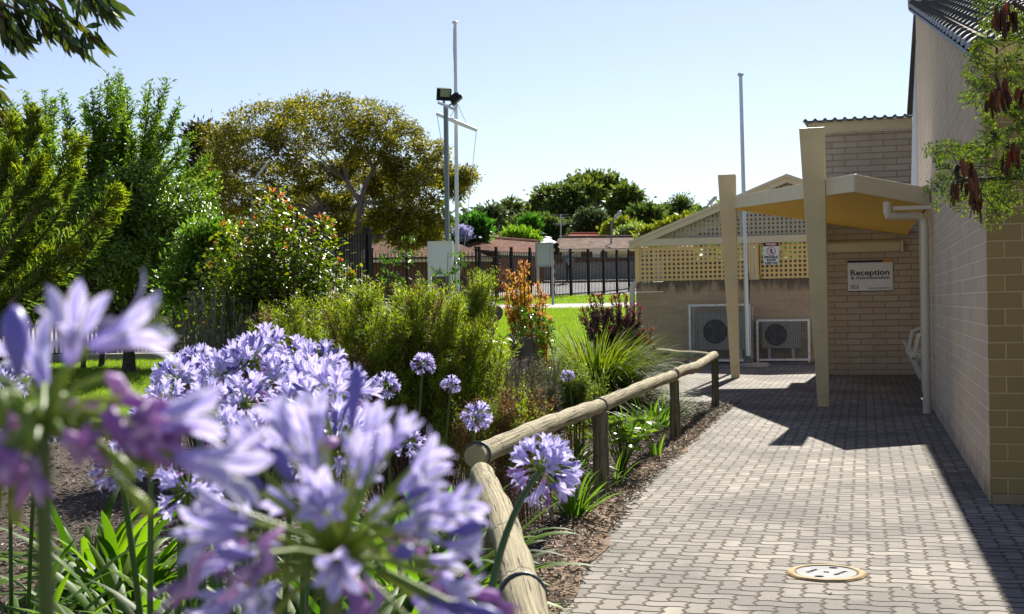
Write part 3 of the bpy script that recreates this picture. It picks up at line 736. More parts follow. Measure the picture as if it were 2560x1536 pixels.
# ------------------------------------------------------------------ caged air conditioners
MESHM = mat_plain('wire_mesh', (.13, .135, .14), .5, .4, .3)
ACB = mat_plain('ac_casing', (.40, .40, .38), .45, .4, 0, .03); ACD = mat_plain('ac_dark', (.02, .022, .025), .6, .3)
def ac(px0, px1, pyt, pyb, fan, label, unit, d=25.35, badge=False):
    a, b = P(px0, pyb, d), P(px1, pyt, d); y = a.y; x0, x1 = a.x, b.x; z0, z1 = max(.03, a.z), b.z; dep = .5
    c = empty('ac_cage', ((x0+x1)/2, y, 0), label, 'cage', 'wire cages along the brown brick wall')
    mb = MB(); w = .045
    for yy in (y, y+dep):
        for xx in (x0, x1-w): mb.box((xx, yy, z0-.04), (xx+w, yy+.03, z1))
        for zz in (z0, z1-w): mb.box((x0+w+.001, yy+.001, zz), (x1-w-.001, yy+.029, zz+w))
    for xx in (x0, x1-w):
        for zz in (z0, z1-w): mb.box((xx+.001, y+.031, zz+.001), (xx+w-.001, y+dep-.001, zz+w-.001))
    mb.build('frame', [GALV], c, bevel=.004)
    mb = MB(); s = .042
    for i in range(1, int((x1-x0)/s)): mb.beam((x0+i*s, y+.012, z0), (x0+i*s, y+.012, z1), .010, .006)
    for i in range(1, int((z1-z0)/s)): mb.beam((x0, y+.017, z0+i*s), (x1, y+.017, z0+i*s), .010, .006)
    for xx in (x0+.02, x1-.02):
        for i in range(1, int(dep/s)): mb.beam((xx, y+i*s, z0), (xx, y+i*s, z1), .003, .003)
        for i in range(1, int((z1-z0)/s)): mb.beam((xx, y, z0+i*s), (xx, y+dep, z0+i*s), .003, .003)
    for i in range(1, int((x1-x0)/s)): mb.beam((x0+i*s, y, z1-.02), (x0+i*s, y+dep, z1-.02), .003, .003)
    mb.build('wire_mesh', [MESHM], c)
    ux0, ux1, uz0, uz1, fx, fz, fr = unit
    u = empty('air_conditioner', ((ux0+ux1)/2, y+.12, uz0), fan, 'air conditioner', 'air conditioners inside the wire cages')
    mb = MB(); mb.box((ux0, y+.12, uz0), (ux1, y+.42, uz1)); mb.build('casing', [ACB], u, bevel=.015)
    mb = MB(); mb.tube([(fx, y+.117, fz), (fx, y+.1195, fz)], fr, 36); mb.build('fan_opening', [ACD], u)
    mb = MB()
    for k in range(1, 7): mb.tube([(fx+fr*k/6*math.cos(t), y+.112, fz+fr*k/6*math.sin(t)) for t in np.linspace(0, 2*math.pi, 33)], .003, 4, cap=False)
    for k in range(12): mb.beam((fx, y+.110, fz), (fx+fr*math.cos(k*math.pi/6), y+.110, fz+fr*math.sin(k*math.pi/6)), .005, .004)
    mb.build('fan_guard', [mat_plain('guard_grey', (.12, .125, .13), .5)], u)
    mb = MB()
    for k in range(3):
        t = k*2.094; mb.prism([(fx+.05*math.cos(t), y+.114, fz+.05*math.sin(t)), (fx+fr*.9*math.cos(t-.25), y+.114, fz+fr*.9*math.sin(t-.25)), (fx+fr*.9*math.cos(t+.6), y+.114, fz+fr*.9*math.sin(t+.6))], (0, .002, 0))
    mb.build('fan_blade', [mat_plain('blade_grey', (.06, .06, .065), .5)], u)
    for xx in (ux0+.12, ux1-.17):
        mb = MB(); mb.box((xx, y+.13, .02), (xx+.05, y+.40, uz0-.002)); mb.build('foot', [GALV], u)
    if badge:
        mb = MB(); X = ux1-.26
        mb.prism([(X-.025, y+.1185, uz1-.05), (X+.03, y+.1185, uz1-.045), (X-.02, y+.1185, uz1-.105)], (0, .001, 0)); mb.prism([(X, y+.1185, uz1-.10), (X+.035, y+.1185, uz1-.07), (X+.03, y+.1185, uz1-.115)], (0, .001, 0))
        mb.build('emblem', [mat_plain('emblem_blue', (.05, .22, .32), .5)], u); mb = MB()
        mb.box((X-.02, y+.1185, uz1-.235), (X+.045, y+.1195, uz1-.222)); mb.box((X+.055, y+.1185, uz1-.237), (X+.12, y+.1195, uz1-.220), 1)
        mb.build('badge', [mat_plain('badge_blue', (.05, .22, .32), .5), BLACK], u)
d_ = 25.35
q = lambda x, y: P(x, y, d_+.12)
def ac_call(px0, px1, pyt, pyb, lc, lu, up, fp, fr, badge):
    a, b = q(up[0], up[3]), q(up[1], up[2]); f = q(*fp)
    ac(px0, px1, pyt, pyb, lu, lc, (a.x, b.x, a.z, b.z, f.x, f.z, fr), badge=badge)
ac_call(1723, 1880, 759, 905, 'tall galvanised wire cage standing behind the steel flagpole', 'larger white air conditioner inside the taller wire cage', (1748, 1872, 781, 876), (1790, 829), .24, False)
ac_call(1891.6, 2026, 797, 907, 'low wide galvanised wire cage to the side of the steel flagpole', 'smaller white air conditioner with blue badge inside the low wire cage', (1905, 2002, 804, 872), (1941, 837), .215, True)
# ------------------------------------------------------------------ log rail fence round the bed
def _log(name, tone):
    m = M(name, .85, .15); u = m.obj('UV'); x, y, z = m.xyz(u)
    ang = x*2*math.pi; gx, gz_ = (ang).sin(), (ang+math.pi/2).sin()
    p = m.vec(gx*.9, gz_*.9, y*.9); lg = m.vec(gx*9, gz_*9, y*1.3); fine = m.vec(gx*30, gz_*30, y*5)
    f = m.noise(p, 3.0, 4); g = m.noise(lg, 1.0, 4, .65, 1.2); h = m.noise(fine, 1.0, 3)
    c = m.ramp(g + (f-.5)*.35, [(.25, tuple(t*.50 for t in tone)), (.5, tone), (.75, tuple(min(1, t*1.35) for t in tone))])
    c = m.mix(m.ss_(f, .55, .75)*.45, c, (.17, .17, .10))
    ring = m.ss_(((y + (m.noise(p, 2.0, 2)-.5)*.10).mod(.62)-.3).abs(), .0, .02)
    crack = m.ss_((m.noise(m.vec(gx*4, gz_*4, y*.8), 1.0, 2, .5, .3)-.5).abs(), .006, .024)
    crack = crack.mx(m.ss_(f, .52, .56))
    c = m.mix(m.ss_(m.noise(p, 1.4, 3), .5, .7)*.35, c, (.16, .155, .115)); c = m.mix((1-crack)*.92, c, (.022, .018, .013)); c = m.mix((1-ring)*.45, c, (.09, .07, .045))
    c = m.mix(m.ss_(h, .55, .8)*.25, c, (.08, .07, .05))
    m.color(c); m.bump(g*.5+h*.35+crack*.7+ring*.5, .008); return m.m
LOGM = _log('weathered_log', (.36, .31, .19)); POSTM = _log('weathered_post', (.175, .155, .10))
STEEL = mat_plain('dark_steel', (.10, .115, .11), .45, .5, .6)
rail = empty('log_rail_fence', CD(.34, 8.2), 'weathered round log rail fence on short posts round the mulch bed', 'fence')
def log(name, pts, r, m, n=16, seg=14, par=rail):
    pts = [Vector(p) for p in pts]; out = []
    for i in range(len(pts)-1):
        k = max(2, int(seg/(len(pts)-1)))
        for j in range(k):
            t = j/k; p0 = pts[max(i-1, 0)]; p1 = pts[i]; p2 = pts[i+1]; p3 = pts[min(i+2, len(pts)-1)]
            out.append(.5*((2*p1)+(p2-p0)*t+(2*p0-5*p1+4*p2-p3)*t*t+(3*p1-p0-3*p2+p3)*t**3))
    out.append(pts[-1])
    ph = random.uniform(0, 9)
    rr = [r*(1+.06*math.sin(i*1.7+ph)+.04*math.sin(i*.73+2*ph)) for i in range(len(out))]
    rr[0] *= .93; rr[-1] *= .93
    mb = MB(); mb.tube(out, rr, n, jit=.018); return mb.build(name, [m], par, smooth=50)
C0, C1 = P(1205, 1189, 5.12), P(1318, 1528, 2.80)
log('rail', [C0 + (C0-C1).normalized()*.06, C0*.5+C1*.5+Vector((.012, 0, .01)), C1, C1 + (C1-C0)*.42], .047, LOGM, 20, 30)
D0, D1, D2 = P(1192, 1140, 5.28), P(1500, 1015, 8.25), P(1682, 940, 11.35)
log('rail', [D0 + (D0-D1).normalized()*.03, D0*.5+D1*.5+Vector((0, 0, .012)), D1 - (D1-D0).normalized()*.012], .047, LOGM, 20, 24)
log('rail', [D1 + (D2-D1).normalized()*.006, D1*.5+D2*.5+Vector((.01, 0, .012)), D2], .048, LOGM, 18, 20)
log('rail', [P(1686, 936, 11.48), P(1710, 926, 12.0), P(1735, 920, 12.7), P(1760, 906, 13.6), P(1786, 889, 14.72)], .052, LOGM, 18, 16)
log('rail', [P(1775, 893, 14.72), P(1705, 888, 15.1), P(1641, 882, 15.6), P(1556, 878, 16.3)], .055, LOGM, 16, 12)
for px, d, ztop, r in ((1198, 5.24, .50, .055), (1495, 8.2, .525, .054), (1682, 11.4, .525, .046), (1784, 14.66, .62, .042), (1560, 16.25, .56, .045), (1392, 2.15, .50, .055)):
    b = on(px, d); log('post', [Vector((b.x, b.y, -.05)), Vector((b.x+.004, b.y, ztop*.5)), Vector((b.x, b.y, ztop))], r, POSTM, 16, 6)
def ring(c, axis, r, rr=.005):
    axis = Vector(axis).normalized(); u = axis.cross(Vector((0, 0, 1))).normalized(); v = axis.cross(u)
    mb = MB(); mb.tube([Vector(c)+(u*math.cos(t)+v*math.sin(t))*r for t in np.linspace(0, 2*math.pi, 25)], rr, 6, cap=False)
    return mb.build('wire_strap', [STEEL], rail, smooth=60)
ring(D1+(D1-D0).normalized()*-.03, D1-D0, .0525); ring(C1+(C0-C1)*.06, C1-C0, .053, .006); ring(D0+(D1-D0).normalized()*.02, D1-D0, .053, .006); ring(D2-(D2-D1).normalized()*.02, D2-D1, .053, .006)
mb = MB(); mb.tube([D1+Vector((.03, -.03, -.055)), D1+Vector((.034, -.034, -.13))], .006, 6); mb.build('wire_strap', [STEEL], rail)
# ------------------------------------------------------------------ service cover in the paving
mc = G(2066, 1436); mh = empty('access_cover', mc, 'round white access cover set in a yellowed concrete ring in the paving', 'cover')
mb = MB(); seg = 48
prof = [(.174, -.02), (.174, .004), (.166, .011), (.143, .013), (.136, .006), (.136, -.02)]
for i in range(seg):
    a, b = 2*math.pi*i/seg, 2*math.pi*(i+1)/seg
    for (r0, z0), (r1, z1) in zip(prof, prof[1:]):
        j = lambda t, r: r*(1+.012*math.sin(5*t)+.01*math.sin(11*t+1)) if r > .15 else r
        mb.add([mc+Vector((j(a, r0)*math.cos(a), j(a, r0)*math.sin(a), z0)), mc+Vector((j(b, r0)*math.cos(b), j(b, r0)*math.sin(b), z0)), mc+Vector((j(b, r1)*math.cos(b), j(b, r1)*math.sin(b), z1)), mc+Vector((j(a, r1)*math.cos(a), j(a, r1)*math.sin(a), z1))], [(0, 1, 2, 3)])
mb.build('concrete_ring', [mat_noise('yellow_ring', (.27, .17, .06), (.46, .35, .20), 16, .8, .2, .003, 90)], mh, smooth=40)
mb = MB(); mb.tube([mc+Vector((0, 0, -.01)), mc+Vector((0, 0, .0095))], .1315, 56); mb.build('lid', [mat_noise('lid_white', (.33, .328, .32), (.41, .408, .40), 9, .95, .03, .001, 60)], mh, smooth=30)
mb = MB()
mb.prism([mc+Vector((x, y, .0096)) for x, y in ((-.012, -.011), (.012, -.011), (.012, .011), (-.012, .011))], (0, 0, .0006))
for s in (1, -1):
    mb.prism([mc+Vector((.028*s+.021*math.cos(t), .097*s+.016*math.sin(t), .0096)) for t in np.linspace(0, 5.9, 12)], (0, 0, .0006))
SLOT = mat_plain('slot_dark', (.008, .008, .008), 1.0, 0); mb.build('lifting_slot', [SLOT], mh)
for t, ox, oy in (('SCREW', -.062, .012), ('REMOVE', .062, -.012)):
    o = text_mesh(t, .027, 'lettering', mat_plain('cast_grey', (.10, .10, .10), 1.0, 0), mh, None, .0)
    o.data.transform(Matrix.Translation(mc+Vector((ox, oy, .0103))) @ Matrix.Rotation(rad(62), 4, 'Z'))
# ------------------------------------------------------------------ flagpoles, floodlight mast, notice boards
POLEW = mat_plain('pole_white', (.62, .65, .70), .4, .5, 0, .04)
f = on(1144, 33); fp = empty('flagpole', f, 'tall white flagpole with a tilted yardarm and ropes beside the floodlight mast', 'flagpole')
top = P(1137.5, 58, 33); mid = P(1142, 306, 33)
mb = MB(); mb.tube([f, f+(top-f)*.5, top], [.055, .05, .041], 14); mb.build('pole', [POLEW], fp, smooth=50)
mb = MB(); mb.lathe(top, [(.04, -.02), (.075, .0), (.08, .02), (.06, .045), (.0, .05)], 16); mb.build('cap', [POLEW], fp, smooth=50)
ya, yb = P(1096, 287, 33.05) + Vector((0, -.12, 0)), P(1194, 327, 32.6) + Vector((0, -.10, 0))
mb = MB(); mb.tube([ya, (ya+yb)/2, yb], [.045, .052, .045], 12); mb.build('yardarm', [WHITE], fp, smooth=50)
ROPE = mat_plain('rope_grey', (.35, .35, .36), .7)
for pts in ([yb, P(1177, 460, 32.8), P(1163, 600, 32.9), P(1150, 690, 33)], [ya, P(1102, 345, 33), P(1109, 420, 33), P(1118, 560, 33)], [P(1144, 260, 32.9), (P(1144, 260, 32.9)+P(1168, 314, 32.7))/2, P(1168, 314, 32.7)], [P(1144, 262, 32.9), P(1120, 300, 33)], [P(1134, 70, 32.95), P(1133.5, 125, 32.95), P(1136, 180, 32.95)]):
    mb = MB(); mb.tube(pts, .008, 5); mb.build('rope', [ROPE], fp)
f = on(1868, 23.9); f2 = empty('flagpole', f, 'slender bare steel flagpole on a round concrete foot before the wire cages', 'flagpole')
SILV = mat_plain('brushed_steel', (.50, .53, .58), .35, .5, .7, .05)
top = P(1851.5, 190, 23.9)
mb = MB(); mb.tube([f+Vector((0, 0, .03)), f+(top-f)*.5, top], [.043, .040, .033], 16); mb.build('pole', [SILV], f2, smooth=50)
mb = MB(); mb.lathe(top, [(.033, -.01), (.055, .0), (.06, .03), (.045, .05), (.0, .055)], 16); mb.build('cap', [SILV], f2, smooth=50)
mb = MB(); mb.lathe(f+Vector((.12, .02, 0)), [(.27, -.02), (.27, .05), (.25, .065), (.0, .067)], 28); mb.build('concrete_foot', [mat_noise('foot_concrete', (.30, .27, .23), (.4, .37, .32), 6, .9, .1)], f2, smooth=40)
mb = MB(); mb.lathe(f, [(.06, .03), (.075, .07), (.075, .12), (.055, .15), (.044, .2)], 16); mb.build('base_collar', [STEEL], f2, smooth=40)
f = on(1120, 31); lm_ = empty('floodlight_mast', f, 'dark grey square mast with two black floodlights on a crossbar', 'light')
MASTM = mat_plain('mast_grey', (.13, .165, .175), .45, .5, .3, .06)
top = P(1114.5, 262, 31); mb = MB(); mb.beam(f, top, .10, .10, up=Vector((0, 1, 0))); mb.build('mast', [MASTM], lm_, bevel=.012)
mb = MB(); mb.beam(P(1096, 257, 30.9), P(1134, 273, 30.7), .07, .06); mb.build('crossbar', [GALV], lm_)
def flood(c, rot, name='floodlight'):
    M4 = Matrix.Translation(c) @ rot; mb = MB()
    mb.box((-.18, -.05, -.15), (.18, .02, .15), 0, M4); mb.prism([M4 @ Vector(p) for p in ((-.17, .02, -.14), (.17, .02, -.14), (.17, .02, .12), (-.17, .02, .12))], rot @ Vector((0, .08, .02)), 0)
    for i in range(6): mb.box((-.15+.055*i, .02, -.12), (-.14+.055*i, .14, .10), 0, M4)
    o = mb.build(name, [BLACK], lm_, bevel=.008)
    mb = MB(); mb.box((-.09, -.054, -.05), (.15, -.0505, .13), 0, M4); child(mb.build('glass', [mat_plain('lamp_glass', (.22, .26, .22), .12, .6)], None), o)
    mb = MB(); mb.beam(M4 @ Vector((0, .0, -.15)), M4 @ Vector((.02, .02, -.25)), .05, .03); child(mb.build('bracket', [MASTM], None), o)
flood(P(1110, 236, 30.9), Matrix.Rotation(rad(18), 4, 'Z') @ Matrix.Rotation(rad(22), 4, 'X') @ Matrix.Rotation(rad(4), 4, 'Y'))
flood(P(1141, 250, 30.8), Matrix.Rotation(rad(105), 4, 'Z') @ Matrix.Rotation(rad(50), 4, 'X'))
def board(x0, x1, yt, yb, yp, d, label, pm, fm, dx=0):
    a, b = P(x0, yb, d), P(x1, yt, d-dx); c = on((x0+x1)/2, d)
    o = empty('notice_board', c, label, 'notice board'); v = Vector((b.x-a.x, b.y-a.y, 0)); z0, z1 = a.z, b.z; nrm = Vector((v.y, -v.x, 0)).normalized()
    mb = MB(); q = Vector((a.x, a.y, 0)); mb.prism([q+Vector((0, 0, z0)), q+v+Vector((0, 0, z0)), q+v+Vector((0, 0, z1)), q+Vector((0, 0, z1))], -nrm*.05); mb.build('panel', [pm], o)
    w = .035
    mb = MB(); e = v.normalized()*w
    for s, t, zz0, zz1 in ((Vector(), e, z0, z1), (v-e, e, z0, z1), (e, v-2*e, z1-w, z1), (e, v-2*e, z0, z0+w)):
        r = q+s+nrm*.03; mb.prism([r+Vector((0, 0, zz0)), r+t+Vector((0, 0, zz0)), r+t+Vector((0, 0, zz1)), r+Vector((0, 0, zz1))], -nrm*.028)
    mb.build('frame', [fm], o)
    for k in (.03, .97):
        r = q+v*k-nrm*.08; g = H(r.x, r.y); mb = MB(); mb.beam(r+Vector((0, 0, g-.1)), r+Vector((0, 0, z1)), .07, .07, up=Vector((0, 1, 0))); mb.build('post', [fm], o)
board(1072, 1131, 603, 692, 715, 29, 'white notice board in front of the picket fence at the foot of the mast', mat_plain('board_white', (.74, .76, .77), .4, .4, 0, .03), WHITE)
board(1340, 1378, 606, 668, 748, 46, 'grey green notice board on two posts in front of the black picket fence', mat_plain('board_grey', (.34, .40, .40), .4, .4, 0, .03), mat_plain('frame_grey', (.26, .28, .28), .5), .4)
# ------------------------------------------------------------------ black picket fences
def picket_fence(label, p, posts, h0, h1, sp=.135, pw=.028, post=.042, topz=None, gp=None):
    a, b = p; o = empty('picket_fence', a, label, 'fence')
    n = len(posts); e = b-a
    def pt(t): q = a+e*t; q = Vector((q.x, q.y, 0)); return q, H(q.x, q.y)
    for t in posts:
        q, g = pt(t); zt = (topz if topz else g + h0+(h1-h0)*t)+.10
        mb = MB(); mb.beam(q+Vector((0, 0, g-.1)), q+Vector((0, 0, zt)), post*2, post*2, up=e.normalized()); mb.box((q.x-post*1.25, q.y-post*1.25, zt), (q.x+post*1.25, q.y+post*1.25, zt+.05)); mb.build('post', [BLACK], o)
    for t0, t1 in zip(posts, posts[1:]):
        mb = MB(); L = (e*(t1-t0)).length; k = max(1, int(L/sp))
        for i in range(k+1):
            t = t0+(t1-t0)*i/k; q, g = pt(t); zt = topz if topz else g + h0+(h1-h0)*t
            mb.tube([q+Vector((0, 0, g+.06)), q+Vector((0, 0, zt-.08)), q+Vector((0, 0, zt))], [pw*.6, pw*.6, .003], 4)
        for off, zz in ((-.22, 'top'), (.14, 'low')):
            (qa, ga), (qb, gb) = pt(t0), pt(t1)
            za = (topz if topz else ga+h0+(h1-h0)*t0)+off if zz == 'top' else ga+off
            zb = (topz if topz else gb+h0+(h1-h0)*t1)+off if zz == 'top' else gb+off
            mb.beam(qa+Vector((0, 0, za)), qb+Vector((0, 0, zb)), .05, .05)
        mb.build('picket_panel', [BLACK], o)
picket_fence('tall black picket fence behind the leafy trees and the orange tipped shrub', (P(-60, 768, 23.5), P(926, 768, 33)), [0, .13, .27, .42, .60, .80, .995], 2.7, 2.4, topz=3.13, post=.07, sp=.105, pw=.042)
picket_fence('black picket fence behind the white notice board and flagpole', (P(932, 768, 46), P(1192, 768, 46.5)), [0, .33, .66, 1], 2.0, 2.0)
picket_fence('black picket fence running along the road up to the lattice building', (P(1200, 768, 47), P(1640, 768, 62)), [0, .075, .145, .235, .345, .45, .552, .645, .73, .81, .89, .97], 2.0, 1.75)
# ------------------------------------------------------------------ road side things
f = on(1386, 57); cs = empty('crossing_signal', f, 'small dark signal lamp on a red and white banded pole behind the grey board', 'signal')
mb = MB(); zt = P(1386, 640, 57).z; hN = 9
for i in range(hN): mb.tube([f+Vector((0, 0, (zt-f.z)*i/hN)), f+Vector((0, 0, (zt-f.z)*(i+1)/hN))], .06, 8, i % 2)
mb.build('pole', [RED, WHITE], cs)
mb = MB(); c = P(1388, 623, 57); mb.box((c.x-.16, c.y-.1, c.z-.28), (c.x+.16, c.y+.1, c.z+.26)); mb.prism([(c.x+.1, c.y-.1, c.z+.12), (c.x+.24, c.y-.25, c.z+.06), (c.x+.24, c.y-.25, c.z-.16), (c.x+.1, c.y-.1, c.z-.22)], (0, .12, 0)); mb.build('signal_head', [BLACK], cs)
mb = MB(); mb.tube([(c.x-.06, c.y-.11, c.z-.05), (c.x-.06, c.y-.102, c.z-.05)], .09, 14); mb.build('amber_lens', [mat_plain('amber', (.55, .20, .03), .4, .4)], cs)
def street_lamp(pts, d, label, r=.05, hr=.09):
    P3 = [P(x, y, d) for x, y in pts]; b = on(pts[0][0], d); o = empty('street_lamp', b, label, 'street lamp', 'street lamps')
    mb = MB(); mb.tube([b]+P3, [r*1.3]+[r]*len(P3), 8); mb.build('pole', [mat_plain('lamp_pole_grey', (.20, .21, .22), .6)], o, smooth=60)
    e = P3[-1]; dr = (P3[-1]-P3[-2]).normalized(); mb = MB(); mb.tube([e-dr*.1, e+dr*.1, e+dr*.5, e+dr*.6], [hr*.5, hr, hr*1.1, hr*.4], 8); mb.build('lamp_head', [mat_plain('lamp_grey', (.45, .46, .48), .4)], o, smooth=60)
street_lamp([(629, 560), (630, 470), (634, 452), (641, 443)], 40, 'curved grey street lamp in front of the broad gum tree', .018, .04)
street_lamp([(1528, 600), (1529, 565), (1532, 553), (1537, 547)], 75, 'curved grey street lamp above the long brown roofed house', .05, .09)
street_lamp([(1765, 540), (1766, 520), (1769, 514), (1773, 510)], 70, 'street lamp whose head shows just above the lattice gable', .05, .10)
# ------------------------------------------------------------------ person walking on the far pavement
def person():
    g = on(1424, 65.5); V = []; E = []; R = []
    def v(x, z, y, r, par=None):
        V.append((g.x+x, g.y+y, g.z+z)); R.append(r)
        if par is not None: E.append((par, len(V)-1))
        return len(V)-1
    pel = v(0, .95, 0, .15); ab = v(0, 1.12, .0, .14, pel); ch = v(.01, 1.35, .02, .17, ab); nk = v(.02, 1.50, .02, .065, ch); h0 = v(.02, 1.60, .01, .09, nk); v(.02, 1.70, .01, .095, h0)
    for s in (-1, 1):
        sh = v(.19*s, 1.42, .02, .06, ch); el = v(.24*s, 1.14, .03*s, .045, sh); wr = v(.24*s, .90, -.08*s, .035, el); v(.24*s, .82, -.10*s, .04, wr)
        hp = v(.09*s, .88, 0, .10, pel); kn = v(.11*s, .50, -.10*s, .07, hp); an = v(.12*s, .09, .02*s-.02, .045, kn); v(.12*s, .04, -.14+.02*s, .04, an)
    me = bpy.data.meshes.new('person'); me.from_pydata(V, E, []); o = bpy.data.objects.new('person', me); COL.objects.link(o)
    sk = o.modifiers.new('skin', 'SKIN'); ss = o.modifiers.new('sub', 'SUBSURF'); ss.levels = 1
    for i, r in enumerate(R): me.skin_vertices[0].data[i].radius = (r, r)
    me.skin_vertices[0].data[0].use_root = True
    bpy.context.view_layer.update(); m2 = bpy.data.meshes.new_from_object(o.evaluated_get(bpy.context.evaluated_depsgraph_get())); bpy.data.objects.remove(o)
    for m in (mat_plain('skin', (.45, .29, .21), .6), mat_plain('grey_shirt', (.38, .38, .42), .8), mat_plain('dark_trousers', (.03, .03, .04), .8), mat_plain('dark_hair', (.03, .02, .015), .7)): m2.materials.append(m)
    for p in m2.polygons:
        z = p.center.z-g.z; x = abs(p.center.x-g.x)
        p.material_index = 0 if (z > 1.47 or (x > .17 and z < 1.12 and z > .78)) else (1 if z > .98 else 2)
        if z > 1.68 or (z > 1.6 and p.center.y > g.y+.05): p.material_index = 3
        p.use_smooth = True
    o = bpy.data.objects.new('person', m2); COL.objects.link(o)
    tag(o, 'person in grey top and dark trousers walking on the pavement behind the fence', 'person')
person()
f = on(1384, 68); bw = empty('boundary_wall', f, 'low grey brown wall along the far side of the road behind the fence', 'wall')
a, b = on(1225, 69.6), on(1680, 69.6); mb = MB(); mb.beam(a+Vector((0, 0, .35)), b+Vector((0, 0, .5)), .2, .95); mb.build('masonry', [mat_noise('grey_wall', (.32, .29, .25), (.42, .38, .33), 1.2, .9, .1)], bw)
mb = MB(); mb.beam(a+Vector((0, 0, .85)), b+Vector((0, 0, 1.0)), .26, .07); mb.build('coping', [mat_plain('coping_grey', (.3, .28, .25), .8)], bw)
# ------------------------------------------------------------------ houses across the road
def mat_tiles(name, c1, c2, c3):
    m = M(name, 1.0, .05); p = m.obj('Position'); x, y, z = m.xyz(p)
    n = m.noise(p, 1.0, 4); a = (z*11).mod(1.0); b = ((x*.96+y*.27)*4.2).mod(1.0)
    id_ = m.white(m.vec((z*11).fl(), ((x*.96+y*.27)*4.2).fl()))
    c = m.ramp(n*.6+id_*.4, [(.25, c1), (.5, c2), (.8, c3)])
    c = m.mix(m.ss_(a, .75, 1.0)*.7, c, tuple(t*.25 for t in c1)); c = m.mix(m.ss_(b, .82, 1.0)*.45, c, tuple(t*.3 for t in c1))
    m.color(c); return m.m
T1 = mat_tiles('brown_roof_tiles', (.085, .045, .03), (.125, .07, .047), (.17, .10, .07)); T2 = mat_tiles('red_brown_roof_tiles', (.095, .042, .026), (.135, .063, .04), (.18, .09, .06))
T3 = mat_tiles('grey_brown_roof_tiles', (.10, .066, .05), (.15, .10, .078), (.20, .145, .115)); T4 = mat_tiles('rust_red_roof', (.26, .06, .04), (.33, .09, .06), (.38, .13, .09))
HB = mat_noise('house_brick', (.15, .075, .05), (.24, .13, .09), 3, .9, .1)
SHUT = mat_plain('cream_shutter', (.62, .57, .36), .6, .3, 0, .04)
def roof4(pts, par, m, t=.12, name='roof', w=None):
    mb = MB(); pts = [Vector(p) for p in pts]; mb.prism(pts, (0, 0, -t)); return mb.build(name, [m], par)
def wallq(pa, pb, ztop, par, m, name='wall', t=.2):
    a, b = Vector(pa), Vector(pb); e = Vector((b.x-a.x, b.y-a.y, 0)); nrm = Vector((-e.y, e.x, 0)).normalized()*t
    z0 = min(H(a.x, a.y), H(b.x, b.y))-.3; mb = MB()
    mb.prism([(a.x, a.y, z0), (b.x, b.y, z0), (b.x, b.y, ztop), (a.x, a.y, ztop)], nrm); return mb.build(name, [m], par)
def house(label, ridge, eave, rm, wd=.5, hipl=None, wm_=HB, wins=(), gutter=True, back=6):
    r0, r1 = [P(*q) for q in ridge]; e0, e1 = [P(*q) for q in eave]
    o = empty('house', on((eave[0][0]+eave[1][0])/2, eave[0][2]), label, 'house')
    rf = roof4([e0, e1, r1, r0], o, rm)
    bk = Vector((-math.sin(TH), math.cos(TH), 0))*back; r0b, r1b = r0+bk, r1+bk
    roof4([r0+Vector((0, 0, -.01)), r1+Vector((0, 0, -.01)), r1b+Vector((0, 0, -1.2)), r0b+Vector((0, 0, -1.2))], o, rm, name='rear_roof')
    if hipl:
        h = P(*hipl); roof4([h, e0, r0+Vector((0, 0, -.02))], o, rm, name='hip')
    mb = MB(); mb.tube([r0+Vector((0, 0, .02)), r1+Vector((0, 0, .02))], .12, 8); child(mb.build('ridge_cap', [rm], None), rf)
    s = Vector((-math.sin(TH), math.cos(TH), 0))*wd; zt = min(e0.z, e1.z)-.10
    w0, w1 = e0+s+(e1-e0)*.01, e1+s-(e1-e0)*.01; wl = wallq(w0, w1, zt, o, wm_)
    if gutter:
        mb = MB(); mb.beam(e0+Vector((0, 0, -.1)), e1+Vector((0, 0, -.1)), .12, .13); mb.build('gutter', [CREAM_L], o)
    for x0, x1, yt, yb in wins:
        d = eave[0][2]+wd-.06; a, b = P(x0, yb, d), P(x1, yt, d)
        mb = MB(); mb.box((a.x, a.y-.05, a.z), (b.x, a.y, b.z)); wi = mb.build('window', [WHITE], o)
        mb = MB(); mb.box((a.x+.05, a.y-.08, a.z+.05), (b.x-.05, a.y-.052, b.z-.05)); child(mb.build('shutter', [SHUT], None), wi)
    return o, rf
house('low house with weathered brown tiles under the broad gum tree', ((930, 600, 64), (1120, 598, 64)), ((900, 648, 58), (1230, 645, 58)), T1, hipl=(880, 640, 62))
o, rf = house('red brown tiled house with a hipped roof between the pole and the grey board', ((1168, 592, 68), (1345, 606, 76)), ((1250, 629, 60), (1362, 634, 66)), T2, hipl=(1105, 616, 66))
c = P(1212, 601, 66); mb = MB(); mb.tube([c-Vector((0, 0, .4)), c+Vector((0, 0, .25))], .1, 8); mb.tube([c+Vector((0, 0, .25)), c+Vector((0, 0, .32))], .16, 8); child(mb.build('vent_pipe', [T2], None), rf)
o, rf = house('long brown roofed brick house with cream roller shutters above the far fence', ((1398, 595, 79), (1720, 593, 79)), ((1374, 623, 72), (1740, 619, 72)), T3, wins=((1406, 1427, 622, 646), (1434, 1454, 622, 646), (1519, 1544, 621, 645), (1546, 1573, 620, 645), (1600, 1640, 620, 645)))
mb = MB(); c = P(1492, 632, 72.2); mb.box((c.x-.22, c.y-.2, c.z-.3), (c.x+.22, c.y, c.z+.15)); mb.tube([(c.x, c.y-.1, c.z+.15), (c.x, c.y-.1, c.z+.25)], .14, 10); mb.build('water_heater', [OFFW], o)
c = P(1402, 600, 78); mb = MB(); mb.tube([c-Vector((0, 0, .5)), P(1402, 536, 78)], .03, 5)
for yy, w in ((538, .5), (545, .4), (560, .5), (563, .3)): q_ = P(1402, yy, 78); mb.tube([q_-Vector((w, 0, 0)), q_+Vector((w, 0, .02))], .015, 4)
mb.build('antenna', [GALV], o)
